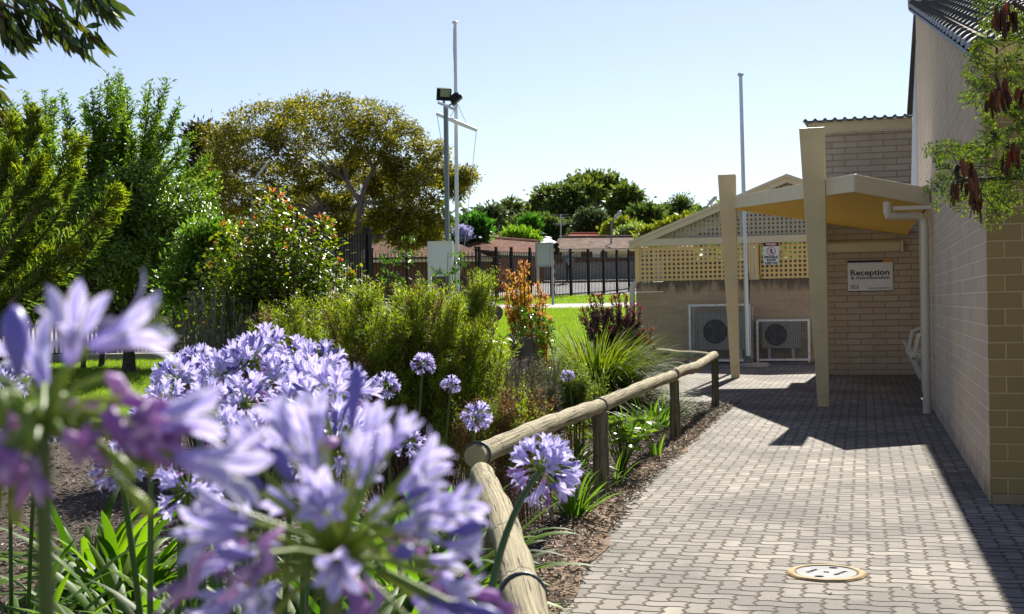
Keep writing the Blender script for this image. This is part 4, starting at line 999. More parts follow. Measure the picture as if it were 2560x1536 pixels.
house('house with a rust red roof showing behind the long brown roof', ((1425, 586, 96), (1560, 586, 96)), ((1400, 598, 92), (1580, 598, 92)), T4, back=4)
house('pale grey metal roofed house tucked behind the grey notice board', ((1362, 596, 88), (1376, 598, 92)), ((1335, 616, 84), (1402, 612, 84)), mat_plain('pale_metal_roof', (.50, .52, .53), .5, .4), hipl=(1330, 612, 88), back=3)
house('house with dark tiles glimpsed between the trees behind the tall fence', ((330, 540, 52), (500, 542, 52)), ((300, 612, 46), (520, 612, 46)), T3)
house('small brown roof far off among the trees past the flagpole', ((1225, 587, 110), (1265, 587, 110)), ((1215, 596, 106), (1280, 596, 106)), T1, back=3)
# ------------------------------------------------------------------ carved log and stump planter in the bed
cl = on(1222, 12.0); o = empty('carved_log', cl, 'grey cut log lying on a stump post among the yellow green shrub', 'log')
GREYW = _log('grey_wood', (.17, .145, .12))
a, b = P(1193, 764, 12.3), P(1238, 784, 11.85)
mb = MB(); mb.tube([a, a*.5+b*.5+Vector((0, 0, .01)), b], [.075, .082, .078], 18, jit=.02); mb.build('log', [GREYW], o, smooth=45)
mb = MB(); c = (a+b)/2; mb.tube([Vector((c.x, c.y, 0)), Vector((c.x, c.y, c.z-.06))], [.09, .075], 14, jit=.03); mb.build('stump_post', [GREYW], o, smooth=45)
sp_ = on(1308, 11.6); o = empty('stump_planter', sp_, 'hollow grey stump planter with a stick leaning against it below the orange shrub', 'planter')
zt = P(1308, 845, 11.6).z
mb = MB(); ns = 18
for i in range(ns):
    t0, t1 = 2*math.pi*i/ns, 2*math.pi*(i+1)/ns
    j = .02*math.sin(i*2.3); zz = zt+.012*math.sin(i*1.9)
    ro, ri, rb = .115+j*.4, .092, .125
    vs = [(sp_.x+r*math.cos(t), sp_.y+r*math.sin(t), z) for t in (t0, t1) for r, z in ((rb, 0), (ro, zz), (ri, zz), (ri, zt-.15))]
    mb.add(vs, [(0, 4, 5, 1), (1, 5, 6, 2), (2, 6, 7, 3)])
mb.build('stump', [GREYW], o)
mb = MB(); mb.beam(P(1331, 850, 11.5), P(1329, 812, 11.5), .035, .02); mb.beam(P(1286, 842, 11.6), P(1291, 812, 11.6), .02, .012); mb.build('upright_slat', [GREYW], o)
mb = MB(); mb.tube([P(1274, 836, 11.45), P(1299, 866, 11.35), P(1303, 872, 11.3)], [.012, .014, .012], 7); mb.build('stick', [GREYW], o, smooth=50)
mb = MB(); mb.lathe((sp_.x, sp_.y, 0), [(.091, zt-.1), (.0, zt-.07)], 14); mb.build('soil', [MAT_MULCH], o)

for a, b, lab in (((1080, 536, 115), (1790, 556, 120), 'upper faint overhead wire crossing in front of the far gum trees'), ((1080, 566, 114), (1790, 572, 119), 'lower faint overhead wire crossing just above the house roofs')):
    A, B = P(*a), P(*b); mb = MB(); mb.tube([A.lerp(B, t)+Vector((0, 0, -1.6*4*t*(1-t))) for t in [i/16 for i in range(17)]], .022, 4); tag(mb.build('power_line', [mat_plain('wire_grey', (.30, .31, .32), .6)]), lab, 'power line', 'overhead wires beyond the houses')
# ------------------------------------------------------------------ plant builders
def curve3(a, b, bow, k=7):
    a, b = Vector(a), Vector(b); m = (a+b)/2 + Vector(bow)
    return [a*(1-t)**2 + m*2*t*(1-t) + b*t*t for t in [i/(k-1) for i in range(k)]]
def along(pts, n, t0=0.0, t1=1.0, jit=.0):
    A = np.array([p[:] for p in pts]); k = len(A); t = np.sort(rng.uniform(t0, t1, n)); f = t*(k-1); i = np.minimum(f.astype(int), k-2); u = (f-i)[:, None]
    p = A[i]*(1-u)+A[i+1]*u; tan = nz(A[i+1]-A[i]); return p + rng.normal(0, 1, (n, 3))*jit, tan, t
def shoot(lm, pts, n, L, W, tpl='kite', t0=.3, fwd=.6, m=0, taper=.5, jit=0, droop=0.0, t1=1.0):
    p, tan, t = along(pts, n, t0, t1, jit); r = rdir(n); r = nz(r - tan*np.sum(r*tan, 1, keepdims=True))
    d = tan*fwd + r; d[:, 2] -= droop
    s = (1-taper*np.maximum(0, t-.6)/.4)*rng.uniform(.7, 1.25, n)
    lm.add(p, d, L*s, W*s, tpl, nz(tan*.8 + rdir(n)*.6), m)
def in_lobe(n, c, r, lo=.45):
    d = rdir(n); return np.array(c)+d*np.array(r)*(rng.uniform(lo**3, 1, n)**(1/3))[:, None]
def crown(lm, mb, lobes, fork, nt, nl, L, W, rc, tpl='kite', br=.05, m=0, droop=.0, mt=0, up=.3, twig=.006, flat=.7, tw=True):
    """limbs from the fork to each lobe, twigs to points in the lobe, a clump of leaves at each twig end"""
    fork = Vector(fork)
    for c, r in lobes:
        c = Vector(c); r = r if isinstance(r, (tuple, list)) else (r, r, r)
        if mb is not None:
            d = c-fork; k = random.uniform(.6, 1.0)
            limb = curve3(fork, c, Vector((random.uniform(-.12, .12), random.uniform(-.12, .12), .14))*d.length, 6)
            mb.tube(limb, [br*k*(1-.75*i/5) for i in range(6)], 6, mt)
        tips = in_lobe(nt, c, r)
        if mb is not None and tw:
            for t in tips[:: max(1, nt//22)]:
                a = limb[random.choice((3, 4, 5))]; mb.tube(curve3(a, Vector(t), (0, 0, .1*max(r)), 4), [br*.22, br*.17, br*.12, twig], 4, mt)
        n = nt*nl; ctr = np.repeat(tips, nl, 0); off = rng.normal(0, 1, (n, 3))*np.array([rc, rc, rc*flat])
        p = ctr+off; out = nz(off)*.6 + nz(p-np.array(c))*.5 + rdir(n)*.7; out[:, 2] += up - droop
        lm.add(p, out, L*rng.uniform(.6, 1.3, n), W*rng.uniform(.7, 1.3, n), tpl, None, m)
BARK_D = mat_noise('dark_bark', (.035, .028, .022), (.09, .075, .06), 14, .9, .1, .01, 50)
BARK_G = mat_noise('pale_gum_bark', (.085, .07, .058), (.19, .16, .14), 3, .85, .15, .01, 30, c3=(.13, .105, .088))
BARK_B = mat_noise('brown_bark', (.08, .05, .032), (.17, .115, .075), 20, .9, .1, .004, 80)
# ------------------------------------------------------------------ broad gum tree behind the fence
def gum():
    d = 43; b = on(888, d); o = empty('gum_tree', b, 'broad spreading gum tree with olive bronze crown and pale forked trunk', 'tree')
    px = lambda x, y, dd=0: P(x, y, d+dd)
    mb = MB()
    f1 = px(902, 505); t1 = px(893, 590)
    mb.tube([b, px(891, 640), t1, px(900, 545), f1], [.20, .18, .14, .12, .10], 10)
    l1 = px(868, 455); l2 = px(935, 420, .5); mb.tube([f1, px(882, 480), l1, px(862, 420)], [.12, .09, .08, .06], 8); mb.tube([f1, px(915, 460, .2), l2, px(960, 380, .5)], [.11, .08, .065, .045], 8)
    mb.tube([px(920, 600), px(960, 590), px(1010, 560, -.5), px(1045, 520, -.8)], [.12, .10, .085, .05], 8); mb.tube([px(893, 630), px(915, 608), px(925, 598)], [.11, .11, .11], 8)
    mb.tube([px(880, 650), px(845, 590, .5), px(815, 540, 1), px(790, 480, 1)], [.11, .09, .075, .05], 8); mb.tube([px(840, 585, .5), px(780, 545, .8), px(740, 520, 1)], [.07, .055, .035], 7)
    mb.tube([px(858, 650, 2), px(862, 590, 2.2), px(880, 535, 2.5), px(905, 490, 2.5)], [.09, .075, .06, .04], 7)
    mb.tube([px(910, 505), px(960, 508), px(1040, 470)], [.09, .07, .04], 7)
    lobes = []
    for x, y, r, dd in ((560, 345, 1.0, 1), (610, 320, 1.0, 0), (660, 300, 1.05, 1.5), (720, 285, 1.0, 0), (780, 280, 1.0, 2), (840, 285, 1.0, -.5), (900, 290, 1.0, 1), (955, 305, .95, 0), (1000, 340, .8, 1), (560, 400, .95, 0), (600, 430, 1.0, 1), (540, 450, .8, 2), (650, 370, 1.0, -1), (720, 345, .9, -1.2), (790, 350, .9, 1.5), (860, 345, .85, -1), (930, 355, .85, -.6), (985, 395, .7, 0), (680, 440, .8, 1.5), (750, 410, .7, -1),
                        (600, 500, .85, 0), (560, 530, .8, 1.0), (650, 510, .8, -.5), (720, 490, .8, 1.5), (760, 455, .6, .5), (1070, 385, .7, 0), (1085, 425, .75, 1), (1050, 450, .75, -1), (1110, 450, .6, .5), (1165, 440, .35, 0), (1140, 470, .5, 1), (1010, 470, .65, .5), (990, 520, .65, -.8), (1060, 510, .7, .5), (1030, 560, .6, -.5), (1090, 550, .55, 0), (960, 560, .5, 1), (1000, 600, .4, -.5), (830, 425, .55, 1.5), (950, 440, .6, 1.5), (820, 510, .5, 2), (1075, 590, .4, .5), (700, 560, .8, 2.5), (620, 570, .9, 2), (880, 430, .6, 2), (900, 390, .6, 1), (950, 480, .55, 1.5), (855, 510, .5, 2.5), (965, 540, .5, 1.5), (820, 565, .55, 3), (770, 590, .6, 3), (930, 585, .4, 3), (1000, 430, .6, 0), (1030, 600, .45, .5), (560, 480, .8, 1.5), (500, 480, .7, 2), (740, 530, .6, 2.5), (840, 470, 1.0, 4.5), (900, 450, 1.0, 4), (960, 490, .9, 4), (860, 530, .9, 4.5), (930, 550, .8, 4), (780, 500, .9, 4.5), (890, 590, .7, 5), (810, 590, .7, 5), (945, 550, .36, -1), (850, 565, .36, -1), (850, 610, .4, .8)):
        lobes.append((px(x, y, dd), (r*.86, r*.95, r*.60)))
    lm = LM(); mb2 = MB()
    for c, r in lobes:
        f = min((f1, l1, l2, px(815, 540, 1), px(1010, 560, -.5), px(1040, 470)), key=lambda q: (q-c).length)
        crown(lm, mb2, [(c, r)], f, 32, 50, .12, .050, .125, 'kite', .04, 0, .35, 0, .25, .006)
    lm.build('crown', [mat_leaf('gum_leaf', [(.04, .05, .010), (.085, .095, .014), (.15, .155, .018), (.23, .22, .024), (.32, .28, .03)], .5, .5, .3, (1.3, 1.25, .5))], o)
    mb.build('trunk', [BARK_G], o, smooth=60); mb2.build('limbs', [BARK_G], o, smooth=60)
gum()
# ------------------------------------------------------------------ leafy ash tree and others
def ash():
    d = 21.5; b = on(318, d); o = empty('ash_tree', b, 'bright green ash tree with upright leafy shoots behind the lawn', 'tree')
    px = lambda x, y, dd=0: P(x, y, d+dd); mb = MB(); lm = LM()
    forks = [px(290, 700), px(235, 650, .5), px(360, 650, -.3), px(310, 600, .6), px(150, 640, .8), px(430, 640, .2), px(60, 650, .5), px(330, 520, .2), px(220, 520, .2), px(110, 520, .4), px(20, 560, .3)]
    for f in forks: mb.tube(curve3(b+Vector((random.uniform(-.1, .1), 0, .5)), f, (random.uniform(-.2, .2), 0, .15), 6), [.085, .075, .06, .05, .04, .03], 7)
    mb.tube([b, b+Vector((.02, 0, .3)), b+Vector((0, 0, .6))], [.13, .10, .09], 9)
    for x in (205, 100, 40, 480): q = on(x, d+1.0); mb.tube([q, q+Vector((.03, 0, .8)), q+Vector((0, .05, 1.9))], [.05, .04, .03], 7)
    tips = [(63, 235), (111, 227), (154, 235), (205, 247), (232, 227), (271, 186), (297, 181), (319, 223), (374, 209), (420, 194), (449, 255), (481, 334), (526, 393), (538, 433), (534, 522), (30, 260), (140, 250), (250, 215), (340, 260), (400, 230), (283, 220), (305, 240), (215, 290), (190, 330), (435, 300), (465, 380), (505, 420), (515, 480), (90, 290), (120, 300), (60, 320), (15, 330), (260, 300), (300, 310), (330, 330), (410, 320), (390, 290)]
    for x, y in tips:
        for k in range(random.choice((1, 1, 2))):
            t = px(x+random.uniform(-14, 14)*k, y+random.uniform(0, 40)*k, random.uniform(-.7, .7)); f = min(forks, key=lambda q: (q-t).length+random.uniform(0, .5))
            c = curve3(f, t, (random.uniform(-.15, .15), random.uniform(-.15, .15), -.1), 7); mb.tube(c, [.022, .02, .017, .014, .011, .008, .004], 5)
            shoot(lm, c, 200, .13, .042, 'fold', .3, .75, 0, .35, .045); shoot(lm, c, 60, .12, .036, 'fold', .72, .9, 1, .4, .03)
    for i in range(250):
        x, y = random.uniform(-40, 540), random.uniform(380, 760)
        if y < 400+abs(x-280)*.2 or (x > 440 and 520 < y < 590): continue
        t = px(x, y, random.uniform(-1.4, 1.4)); f = min(forks, key=lambda q: (q-t).length+random.uniform(0, .6))
        c = curve3(f, t, (0, 0, .15), 5); mb.tube(c, [.018, .015, .012, .008, .004], 4)
        shoot(lm, c, 150, .13, .045, 'fold', .3, .6, 0, .3, .10, .1)
    mb.build('trunk', [BARK_D], o, smooth=60)
    lm.build('crown', [mat_leaf('ash_leaf', [(.05, .10, .012), (.09, .16, .018), (.14, .22, .028), (.20, .28, .05)], .48, .36, .5, (1.35, 1.5, .5)), mat_leaf('ash_tip_leaf', [(.10, .20, .02), (.18, .29, .04), (.24, .33, .06)], .5, .42, .4, (1.2, 1.3, .5))], o)  # second leaf colour is brighter, used only on the upper shoot ends
ash()
def tree(name, label, d, base, lobes, trunk, leafm, bark, nt, nl, L, W, rc, br=.06, droop=.0, group=None, cat='tree', tpl='kite', up=.3, fork=None, twigs=True):
    b = on(base, d); o = empty(name, b, label, cat, group); lm = LM(); mb = MB(); px = lambda x, y, dd=0: P(x, y, d+dd)
    fk = px(*(fork or (base, trunk[1]))); mb.tube(curve3(b, fk, (random.uniform(-.2, .2), 0, 0), 6), [trunk[0]*(1-.1*i) for i in range(6)], 8)
    crown(lm, mb, [(px(x, y, dd), (rx*d/FPX, (rx+ry)*.5*d/FPX, ry*d/FPX)) for x, y, rx, ry, dd in lobes], fk, nt, nl, L, W, rc, tpl, br, 0, droop, 0, up, .01, tw=twigs)
    mb.build('trunk', [bark], o, smooth=60); lm.build('crown', [leafm], o); return o
LF_DK = mat_leaf('dark_far_leaf', [(.035, .058, .022), (.06, .092, .030), (.09, .125, .036), (.125, .15, .042)], .42, .5, .3)
LF_GG = mat_leaf('grey_green_leaf', [(.045, .07, .035), (.075, .105, .05), (.11, .14, .065)], .35, .5, .3, (1.2, 1.3, .8))
LF_BR = mat_leaf('bright_far_leaf', [(.03, .10, .012), (.055, .16, .018), (.09, .22, .025)], .42, .45, .4)
LF_YG = mat_leaf('yellow_far_leaf', [(.12, .15, .015), (.19, .21, .02), (.26, .24, .03)], .42, .5, .3)
LF_LM = mat_leaf('lime_far_leaf', [(.14, .24, .02), (.2, .32, .03), (.27, .38, .05)], .45, .5, .3)
LF_OL = mat_leaf('olive_far_leaf', [(.045, .07, .022), (.08, .105, .028), (.12, .14, .034), (.155, .16, .04)], .42, .5, .3)
GT = 'gum trees on the rise behind the houses'
tree('gum_tree', 'tallest distant gum with domed crown and bare branching trunks', 122, 1492, [(1452, 466, 22, 16, 0), (1485, 456, 26, 15, 2), (1520, 468, 20, 16, 0), (1530, 490, 12, 14, 1), (1440, 490, 16, 15, 0), (1468, 482, 14, 9, -2), (1508, 484, 14, 9, 2)], (.35, 515), LF_OL, BARK_G, 34, 22, .55, .30, .42, .14, .1, GT, fork=(1492, 520))
tree('gum_tree', 'distant gum with layered dark crown to one side of the tallest gum', 118, 1432, [(1420, 490, 20, 16, 0), (1435, 515, 22, 18, 1), (1405, 520, 18, 16, -1), (1442, 545, 20, 20, 0), (1455, 570, 20, 20, 0), (1425, 560, 22, 22, 1)], (.35, 570), LF_DK, BARK_D, 34, 22, .55, .32, .5, .12, .1, GT)
tree('gum_tree', 'distant gum with a flat separate crown among the roadside trees', 120, 1378, [(1370, 488, 18, 10, 0), (1392, 492, 14, 10, 1), (1362, 512, 16, 12, 0), (1385, 520, 18, 14, 0), (1370, 540, 20, 16, 0), (1395, 550, 18, 18, 0), (1350, 545, 18, 16, 1), (1345, 530, 14, 12, 0)], (.3, 560), LF_OL, BARK_D, 30, 22, .5, .28, .45, .1, .15, GT)
tree('gum_tree', 'distant gum with a knobbly crown beside the long brown roof', 115, 1562, [(1562, 486, 18, 12, 0), (1578, 505, 16, 14, 0), (1550, 510, 16, 16, 1), (1565, 535, 22, 18, 0), (1585, 545, 14, 16, 0), (1545, 555, 20, 20, 0), (1575, 570, 22, 18, 0)], (.3, 570), LF_OL, BARK_D, 32, 22, .5, .3, .42, .1, .1, GT)
tree('gum_tree', 'distant dark rounded tree beside the lattice gable', 105, 1615, [(1608, 536, 20, 16, 0), (1628, 545, 16, 16, 0), (1600, 560, 20, 18, 0), (1625, 570, 20, 16, 0)], (.3, 585), LF_DK, BARK_D, 34, 24, .42, .26, .36, .1, .0, GT)
tree('gum_tree', 'distant grey green tree in front of the bare branching gum', 100, 1475, [(1470, 548, 20, 14, 0), (1488, 562, 18, 16, 0), (1462, 570, 20, 16, 0), (1480, 582, 24, 12, 0)], (.25, 590), LF_GG, BARK_D, 34, 24, .38, .22, .34, .08, .1, GT)
tree('gum_tree', 'distant thin crowned gum with sky between its branches past the flagpole', 130, 1285, [(1285, 512, 14, 6, 0), (1270, 522, 10, 5, 1), (1298, 525, 8, 6, 0), (1285, 540, 22, 12, 0), (1300, 555, 18, 14, 0), (1265, 552, 18, 14, 0)], (.25, 560), LF_OL, BARK_D, 18, 18, .42, .2, .35, .09, .15, GT)
tree('gum_tree', 'distant grey gum with wispy crown next to the flagpole ropes', 125, 1240, [(1215, 535, 18, 7, 0), (1240, 530, 14, 7, 0), (1225, 555, 22, 12, 0), (1252, 560, 18, 14, 1), (1195, 550, 14, 10, 0)], (.25, 570), LF_GG, BARK_D, 24, 18, .45, .22, .4, .09, .15, GT)
tree('gum_tree', 'distant mid green tree mass between the two wispy gums', 112, 1335, [(1325, 560, 20, 16, 0), (1345, 570, 20, 16, 0), (1310, 575, 18, 14, 0), (1365, 575, 20, 14, 0), (1400, 580, 22, 14, 0), (1425, 585, 20, 12, 0)], (.25, 590), LF_DK, BARK_D, 34, 24, .45, .26, .4, .09, .05, GT)
tree('pine_tree', 'dark feathery she-oak rising just above the lattice gable slope', 110, 1702, [(1702, 510, 8, 10, 0), (1705, 528, 14, 12, 0), (1695, 540, 16, 12, 1), (1710, 550, 14, 14, 0), (1700, 565, 20, 14, 0)], (.2, 560), LF_DK, BARK_D, 34, 22, .4, .1, .35, .08, .0)
tree('cypress', 'slim dark conifer between the rounded tree and the she-oak', 112, 1668, [(1666, 530, 4, 10, 0), (1666, 545, 6, 10, 0), (1667, 562, 8, 12, 0), (1684, 545, 4, 10, 0), (1684, 560, 7, 10, 0)], (.12, 580), LF_DK, BARK_D, 26, 22, .35, .1, .25, .05, .0)
tree('street_tree', 'bright green round tree just past the white flagpole', 66, 1180, [(1178, 560, 20, 16, 0), (1195, 575, 18, 16, 0), (1165, 585, 18, 12, 0), (1180, 595, 24, 10, 0)], (.2, 600), LF_BR, BARK_D, 36, 24, .30, .17, .24, .07, .0)
tree('jacaranda', 'lilac flowering jacaranda peeping out beside the white flagpole', 64, 1160, [(1154, 578, 6, 4, 0), (1161, 586, 6, 4, 0)], (.1, 605), mat_leaf('jacaranda_flower', [(.40, .38, .60), (.52, .50, .70)], .35, .6, .2, (1, 1, 1.1)), BARK_D, 22, 16, .16, .10, .16, .05, .0)
tree('bush', 'lime green feathery bush in front of the grey metal roof', 80, 1305, [(1290, 590, 20, 9, 0), (1312, 596, 22, 10, 0), (1300, 603, 26, 9, 0), (1325, 605, 14, 8, 0), (1275, 596, 12, 8, 0)], (.1, 606), LF_LM, BARK_D, 34, 20, .30, .12, .22, .04, .0, cat='bush', up=.6)
tree('bush', 'yellow green rounded bush behind the ridge of the long brown roof', 90, 1558, [(1550, 570, 18, 14, 0), (1565, 580, 20, 12, 0), (1535, 582, 12, 10, 0)], (.1, 596), LF_YG, BARK_D, 36, 22, .34, .2, .28, .05, .0, cat='bush')
tree('bush', 'bush dotted with white blossom at the end of the brown roof', 82, 1590, [(1580, 582, 14, 9, 0), (1600, 588, 16, 9, 0), (1565, 592, 14, 6, 0)], (.1, 598), mat_leaf('blossom_leaf', [(.10, .15, .03), (.2, .25, .08), (.55, .55, .48)], .4, .6, .2), BARK_D, 36, 22, .26, .16, .24, .04, .0, cat='bush')
tree('bush', 'olive hedge bush running down beside the lattice gable', 70, 1660, [(1625, 588, 18, 8, 0), (1655, 576, 18, 10, 0), (1685, 570, 16, 10, 0), (1715, 555, 16, 10, 0)], (.1, 596), LF_YG, BARK_D, 34, 22, .26, .15, .22, .04, .0, cat='bush')
tree('dark_tree', 'dark brown green tree peering out behind the broad gum crown', 52, 520, [(505, 335, 20, 16, 0), (520, 360, 26, 22, 0), (510, 400, 28, 26, 0), (540, 380, 26, 30, 2), (500, 440, 24, 26, 0)], (.25, 560), mat_leaf('dark_brown_leaf', [(.02, .022, .010), (.04, .04, .016), (.07, .06, .02)], .3, .5, .3), BARK_D, 40, 30, .22, .08, .26, .1, .1)
tree('dark_tree', 'bronze green gum at the far edge behind the feathery shrub', 36, 20, [(0, 310, 30, 24, 0), (30, 340, 34, 30, 0), (-10, 390, 36, 40, 0), (20, 450, 40, 44, 1)], (.25, 560), mat_leaf('bronze_gum_leaf', [(.05, .045, .010), (.10, .085, .015), (.16, .12, .02)], .4, .5, .3), BARK_D, 44, 30, .16, .06, .2, .1, .1)
tree('palm_shrub', 'broad leaved green plant between the hedge trees behind the roofs', 95, 1325, [(1318, 568, 8, 8, 0), (1330, 562, 8, 8, 0), (1325, 580, 12, 8, 0)], (.1, 590), LF_BR, BARK_D, 22, 14, .7, .16, .15, .04, .0, cat='shrub', up=.9)
# hills of trees far off and low hedges behind the houses: one mass nobody could count
lm = LM()
n = 26000; dd = rng.uniform(150, 380, n); cx = rng.uniform(-.45, .30, n)*dd
z = np.array([hd(q) for q in dd]); hgt = rng.gamma(2.2, 1.7, n); hgt = np.minimum(hgt, 8)
lm.add(np.stack([cx*math.cos(TH)-dd*math.sin(TH), cx*math.sin(TH)+dd*math.cos(TH), z+hgt], 1), rdir(n)+np.array([0, 0, .3]), rng.uniform(1.0, 2.0, n), rng.uniform(.6, 1.2, n), 'kite')
tag(lm.build('far_woodland', [LF_DK]), kind='stuff')

tree('hedge_shrub', 'leafy dark green shrub mass under the ash tree beside the tall fence', 23, 250, [(120, 730, 60, 40, 0), (200, 750, 60, 44, .5), (300, 760, 70, 40, 0), (390, 740, 60, 44, .4), (450, 700, 50, 50, 0), (500, 640, 50, 40, .5), (60, 760, 50, 36, .3), (470, 780, 50, 36, -.3), (350, 690, 60, 40, 1), (230, 690, 60, 40, 1)], (.06, 800), mat_leaf('hedge_leaf', [(.045, .09, .012), (.085, .15, .02), (.14, .21, .03), (.21, .28, .05)], .46, .36, .55), BARK_D, 40, 34, .13, .055, .17, .03, .0, cat='shrub')
tree('hedge_shrub', 'bright sunlit shrub between the ash tree and the orange tipped shrub', 15, 490, [(470, 690, 40, 40, 0), (520, 650, 40, 36, .3), (500, 610, 34, 34, 0), (540, 590, 30, 30, .2), (455, 740, 36, 36, 0), (545, 700, 40, 40, 0)], (.04, 800), mat_leaf('bright_hedge_leaf', [(.05, .11, .014), (.10, .18, .022), (.17, .26, .035)], .47, .36, .5), BARK_D, 40, 34, .075, .032, .09, .02, .0, cat='shrub')
# ------------------------------------------------------------------ garden shrubs
def photinia():
    d = 10.2; b = on(690, d); o = empty('photinia', b, 'glossy green shrub tipped with orange new leaves', 'shrub'); px = lambda x, y, dd=0: P(x, y, d+dd); mb = MB(); lm = LM()
    tops = [(681, 478), (665, 490), (700, 487), (648, 500), (712, 505), (730, 520), (640, 540), (755, 545), (800, 540), (814, 548), (830, 560), (835, 590), (600, 560), (580, 590), (780, 575), (560, 560), (540, 610), (760, 600), (850, 650), (880, 680), (870, 690), (690, 530), (720, 570), (655, 560), (620, 600), (590, 640), (680, 600), (740, 630), (800, 640), (560, 660), (530, 640), (640, 640), (700, 660)]
    for i, (x, y) in enumerate(tops):
        t = px(x, y, random.uniform(-.35, .35)); a = b+Vector((random.uniform(-.2, .2), random.uniform(-.2, .2), .05))
        c = curve3(a, t, ((a.x-t.x)*-.15, random.uniform(-.1, .1), .15), 8); mb.tube(c, [.014, .013, .011, .009, .008, .006, .004, .003], 5)
        shoot(lm, c, 150, .068, .036, 'oval', .35, .55, 0, .3, .05)
        shoot(lm, c, 9, .045, .022, 'oval', .965, .9, 1, .2, .008)
        if i < 26:
            shoot(lm, c, 7, .05, .02, 'oval', .98, 1.2, 2, .2, .006)
    for i in range(130):
        x, y = random.uniform(480, 880), random.uniform(560, 880)
        if y < 600 and (x < 560 or x > 840): continue
        if x > 790 and y < 670: continue
        t = px(x, y, random.uniform(-.5, .5)); c = curve3(b+Vector((random.uniform(-.3, .3), 0, .1)), t, (0, 0, .1), 6); mb.tube(c, [.008, .007, .006, .005, .004, .002], 4)
        shoot(lm, c, 90, .068, .036, 'oval', .4, .5, 0, .25, .07)
        if random.random() < .18: shoot(lm, c, 4, .045, .022, 'oval', .97, 1, random.choice((1, 1, 2)), .2, .008)
    mb.build('stems', [BARK_B], o, smooth=60)
    lm.build('foliage', [mat_leaf('glossy_leaf', [(.03, .07, .008), (.07, .125, .010), (.135, .185, .012), (.22, .24, .018)], .42, .40, .35, (1.6, 1.6, .4)), mat_leaf('young_leaf', [(.16, .2, .02), (.26, .26, .03), (.32, .2, .03)], .45, .35, .5), mat_leaf('orange_leaf', [(.50, .13, .03), (.58, .22, .05), (.45, .08, .04)], .45, .35, .4, (1.3, 1.1, .8))], o)
photinia()
def needle_shrub(name, label, d, base, spread, region, ns, nl, L, W, mats, fy, stem=.006, tpl='needle', t0=.45, extra=None, seed=0, dry=.12, jit=.018, dz=.45, fwd=.7):
    """many fine twigs fanning out of one base; region(x, y) says where twig ends may lie in the photo"""
    b = on(base, d); o = empty(name, b, label, 'shrub'); px = lambda x, y, dd=0: P(x, y, d+dd); mb = MB(); lm = LM(); x0, x1, y0, y1 = region
    k = 0; cen = []
    while len(cen) < max(6, ns//6):
        x, y = random.uniform(x0, x1), random.uniform(y0, y1)
        if fy(x, y): cen.append((x, y, random.uniform(-dz, dz)))
    while k < ns:
        cx_, cy_, cz_ = random.choice(cen); x, y = random.gauss(cx_, 26), random.gauss(cy_, 20)
        if not fy(x, y): continue
        k += 1; u = (x-base)/max(1, (x1-x0)); t = px(x, y, cz_+random.uniform(-.12, .12)); a = b+Vector((u*spread, random.uniform(-.12, .12), random.uniform(0, .08)))
        c = curve3(a, t, ((t.x-a.x)*.12, random.uniform(-.1, .1), .12*(t-a).length), 8); mb.tube(c, [stem*.6*(1-.1*i) for i in range(8)], 4)
        m = 1 if random.random() < dry else 0
        shoot(lm, c, nl, L, W, tpl, t0, fwd, m, .35, jit)
        for s in range(3):
            q = c[random.choice((4, 5, 6))]; e = q+(c[-1]-c[-3]).normalized()*random.uniform(.08, .18)+Vector(rdir(1)[0])*.07; cc = curve3(q, e, (0, 0, .02), 4); mb.tube(cc, stem*.4, 3, cap=False); shoot(lm, cc, nl//3, L, W, tpl, .05, fwd, m, .3, jit*.7)
        if len(mats) > 2: shoot(lm, c, 14, L*1.1, W*1.3, tpl, .90, 1.0, 2, .3, .012)
        if random.random() < .5: shoot(lm, c, nl//4, L, W, tpl, .15, fwd, 1, .2, jit)
    mb.build('stems', [BARK_B], o, smooth=60); lm.build('foliage', mats, o); return o
NEED = mat_leaf('fine_yellow_green', [(.085, .14, .009), (.15, .225, .012), (.23, .31, .016), (.31, .35, .022)], .52, .5, .3, (1.3, 1.3, .5))
NEED2 = mat_leaf('fine_lime_tip', [(.26, .34, .012), (.34, .40, .018), (.40, .40, .025)], .5, .5, .3)
DRY = mat_leaf('dry_foliage', [(.10, .055, .022), (.18, .10, .04), (.27, .16, .07)], .35, .7, .2, (1.2, 1, .7))
def env(pts):
    xs = [p[0] for p in pts]; ys = [p[1] for p in pts]
    return lambda x: float(np.interp(x, xs, ys))
top1 = env([(680, 800), (730, 760), (790, 745), (830, 715), (870, 700), (930, 690), (1000, 688), (1060, 700), (1090, 690), (1140, 712), (1180, 740), (1230, 790), (1265, 830)])
needle_shrub('fine_leaved_shrub', 'large yellow green needle leaved shrub in the middle of the bed', 7.6, 1030, .55, (800, 1260, 688, 1010), 330, 190, .030, .0068, [NEED, DRY, NEED2], lambda x, y: y > top1(x)+8 and y < 1010-abs(x-1030)*.35 and (y < 900 or random.random() < .4) and not (1150 < x < 1255 and 735 < y < 800), .006)
needle_shrub('fine_leaved_shrub', 'upright yellow green spire rising beside the cut log', 8.0, 1150, .15, (1110, 1240, 668, 790), 40, 190, .030, .0068, [NEED, DRY, NEED2], lambda x, y: (abs((x-1215)-(y-680)*-.75) < 22) or (abs(x-1215) < 20 and y < 700), .006, dz=.15)
needle_shrub('fine_leaved_shrub', 'darker yellow green needle shrub crowding the orange tipped shrub', 8.6, 770, .4, (672, 862, 715, 960), 150, 180, .030, .007, [NEED, DRY], lambda x, y: y > 725+abs(x-745)*.35, .005, dry=.2)
needle_shrub('fine_leaved_shrub', 'low rusty heath shrub behind the log rail', 7.0, 1235, .5, (1150, 1345, 985, 1100), 110, 110, .026, .006, [NEED, DRY], lambda x, y: y < 1120-(x-1150)*.42, .004, dry=.55, dz=.3)
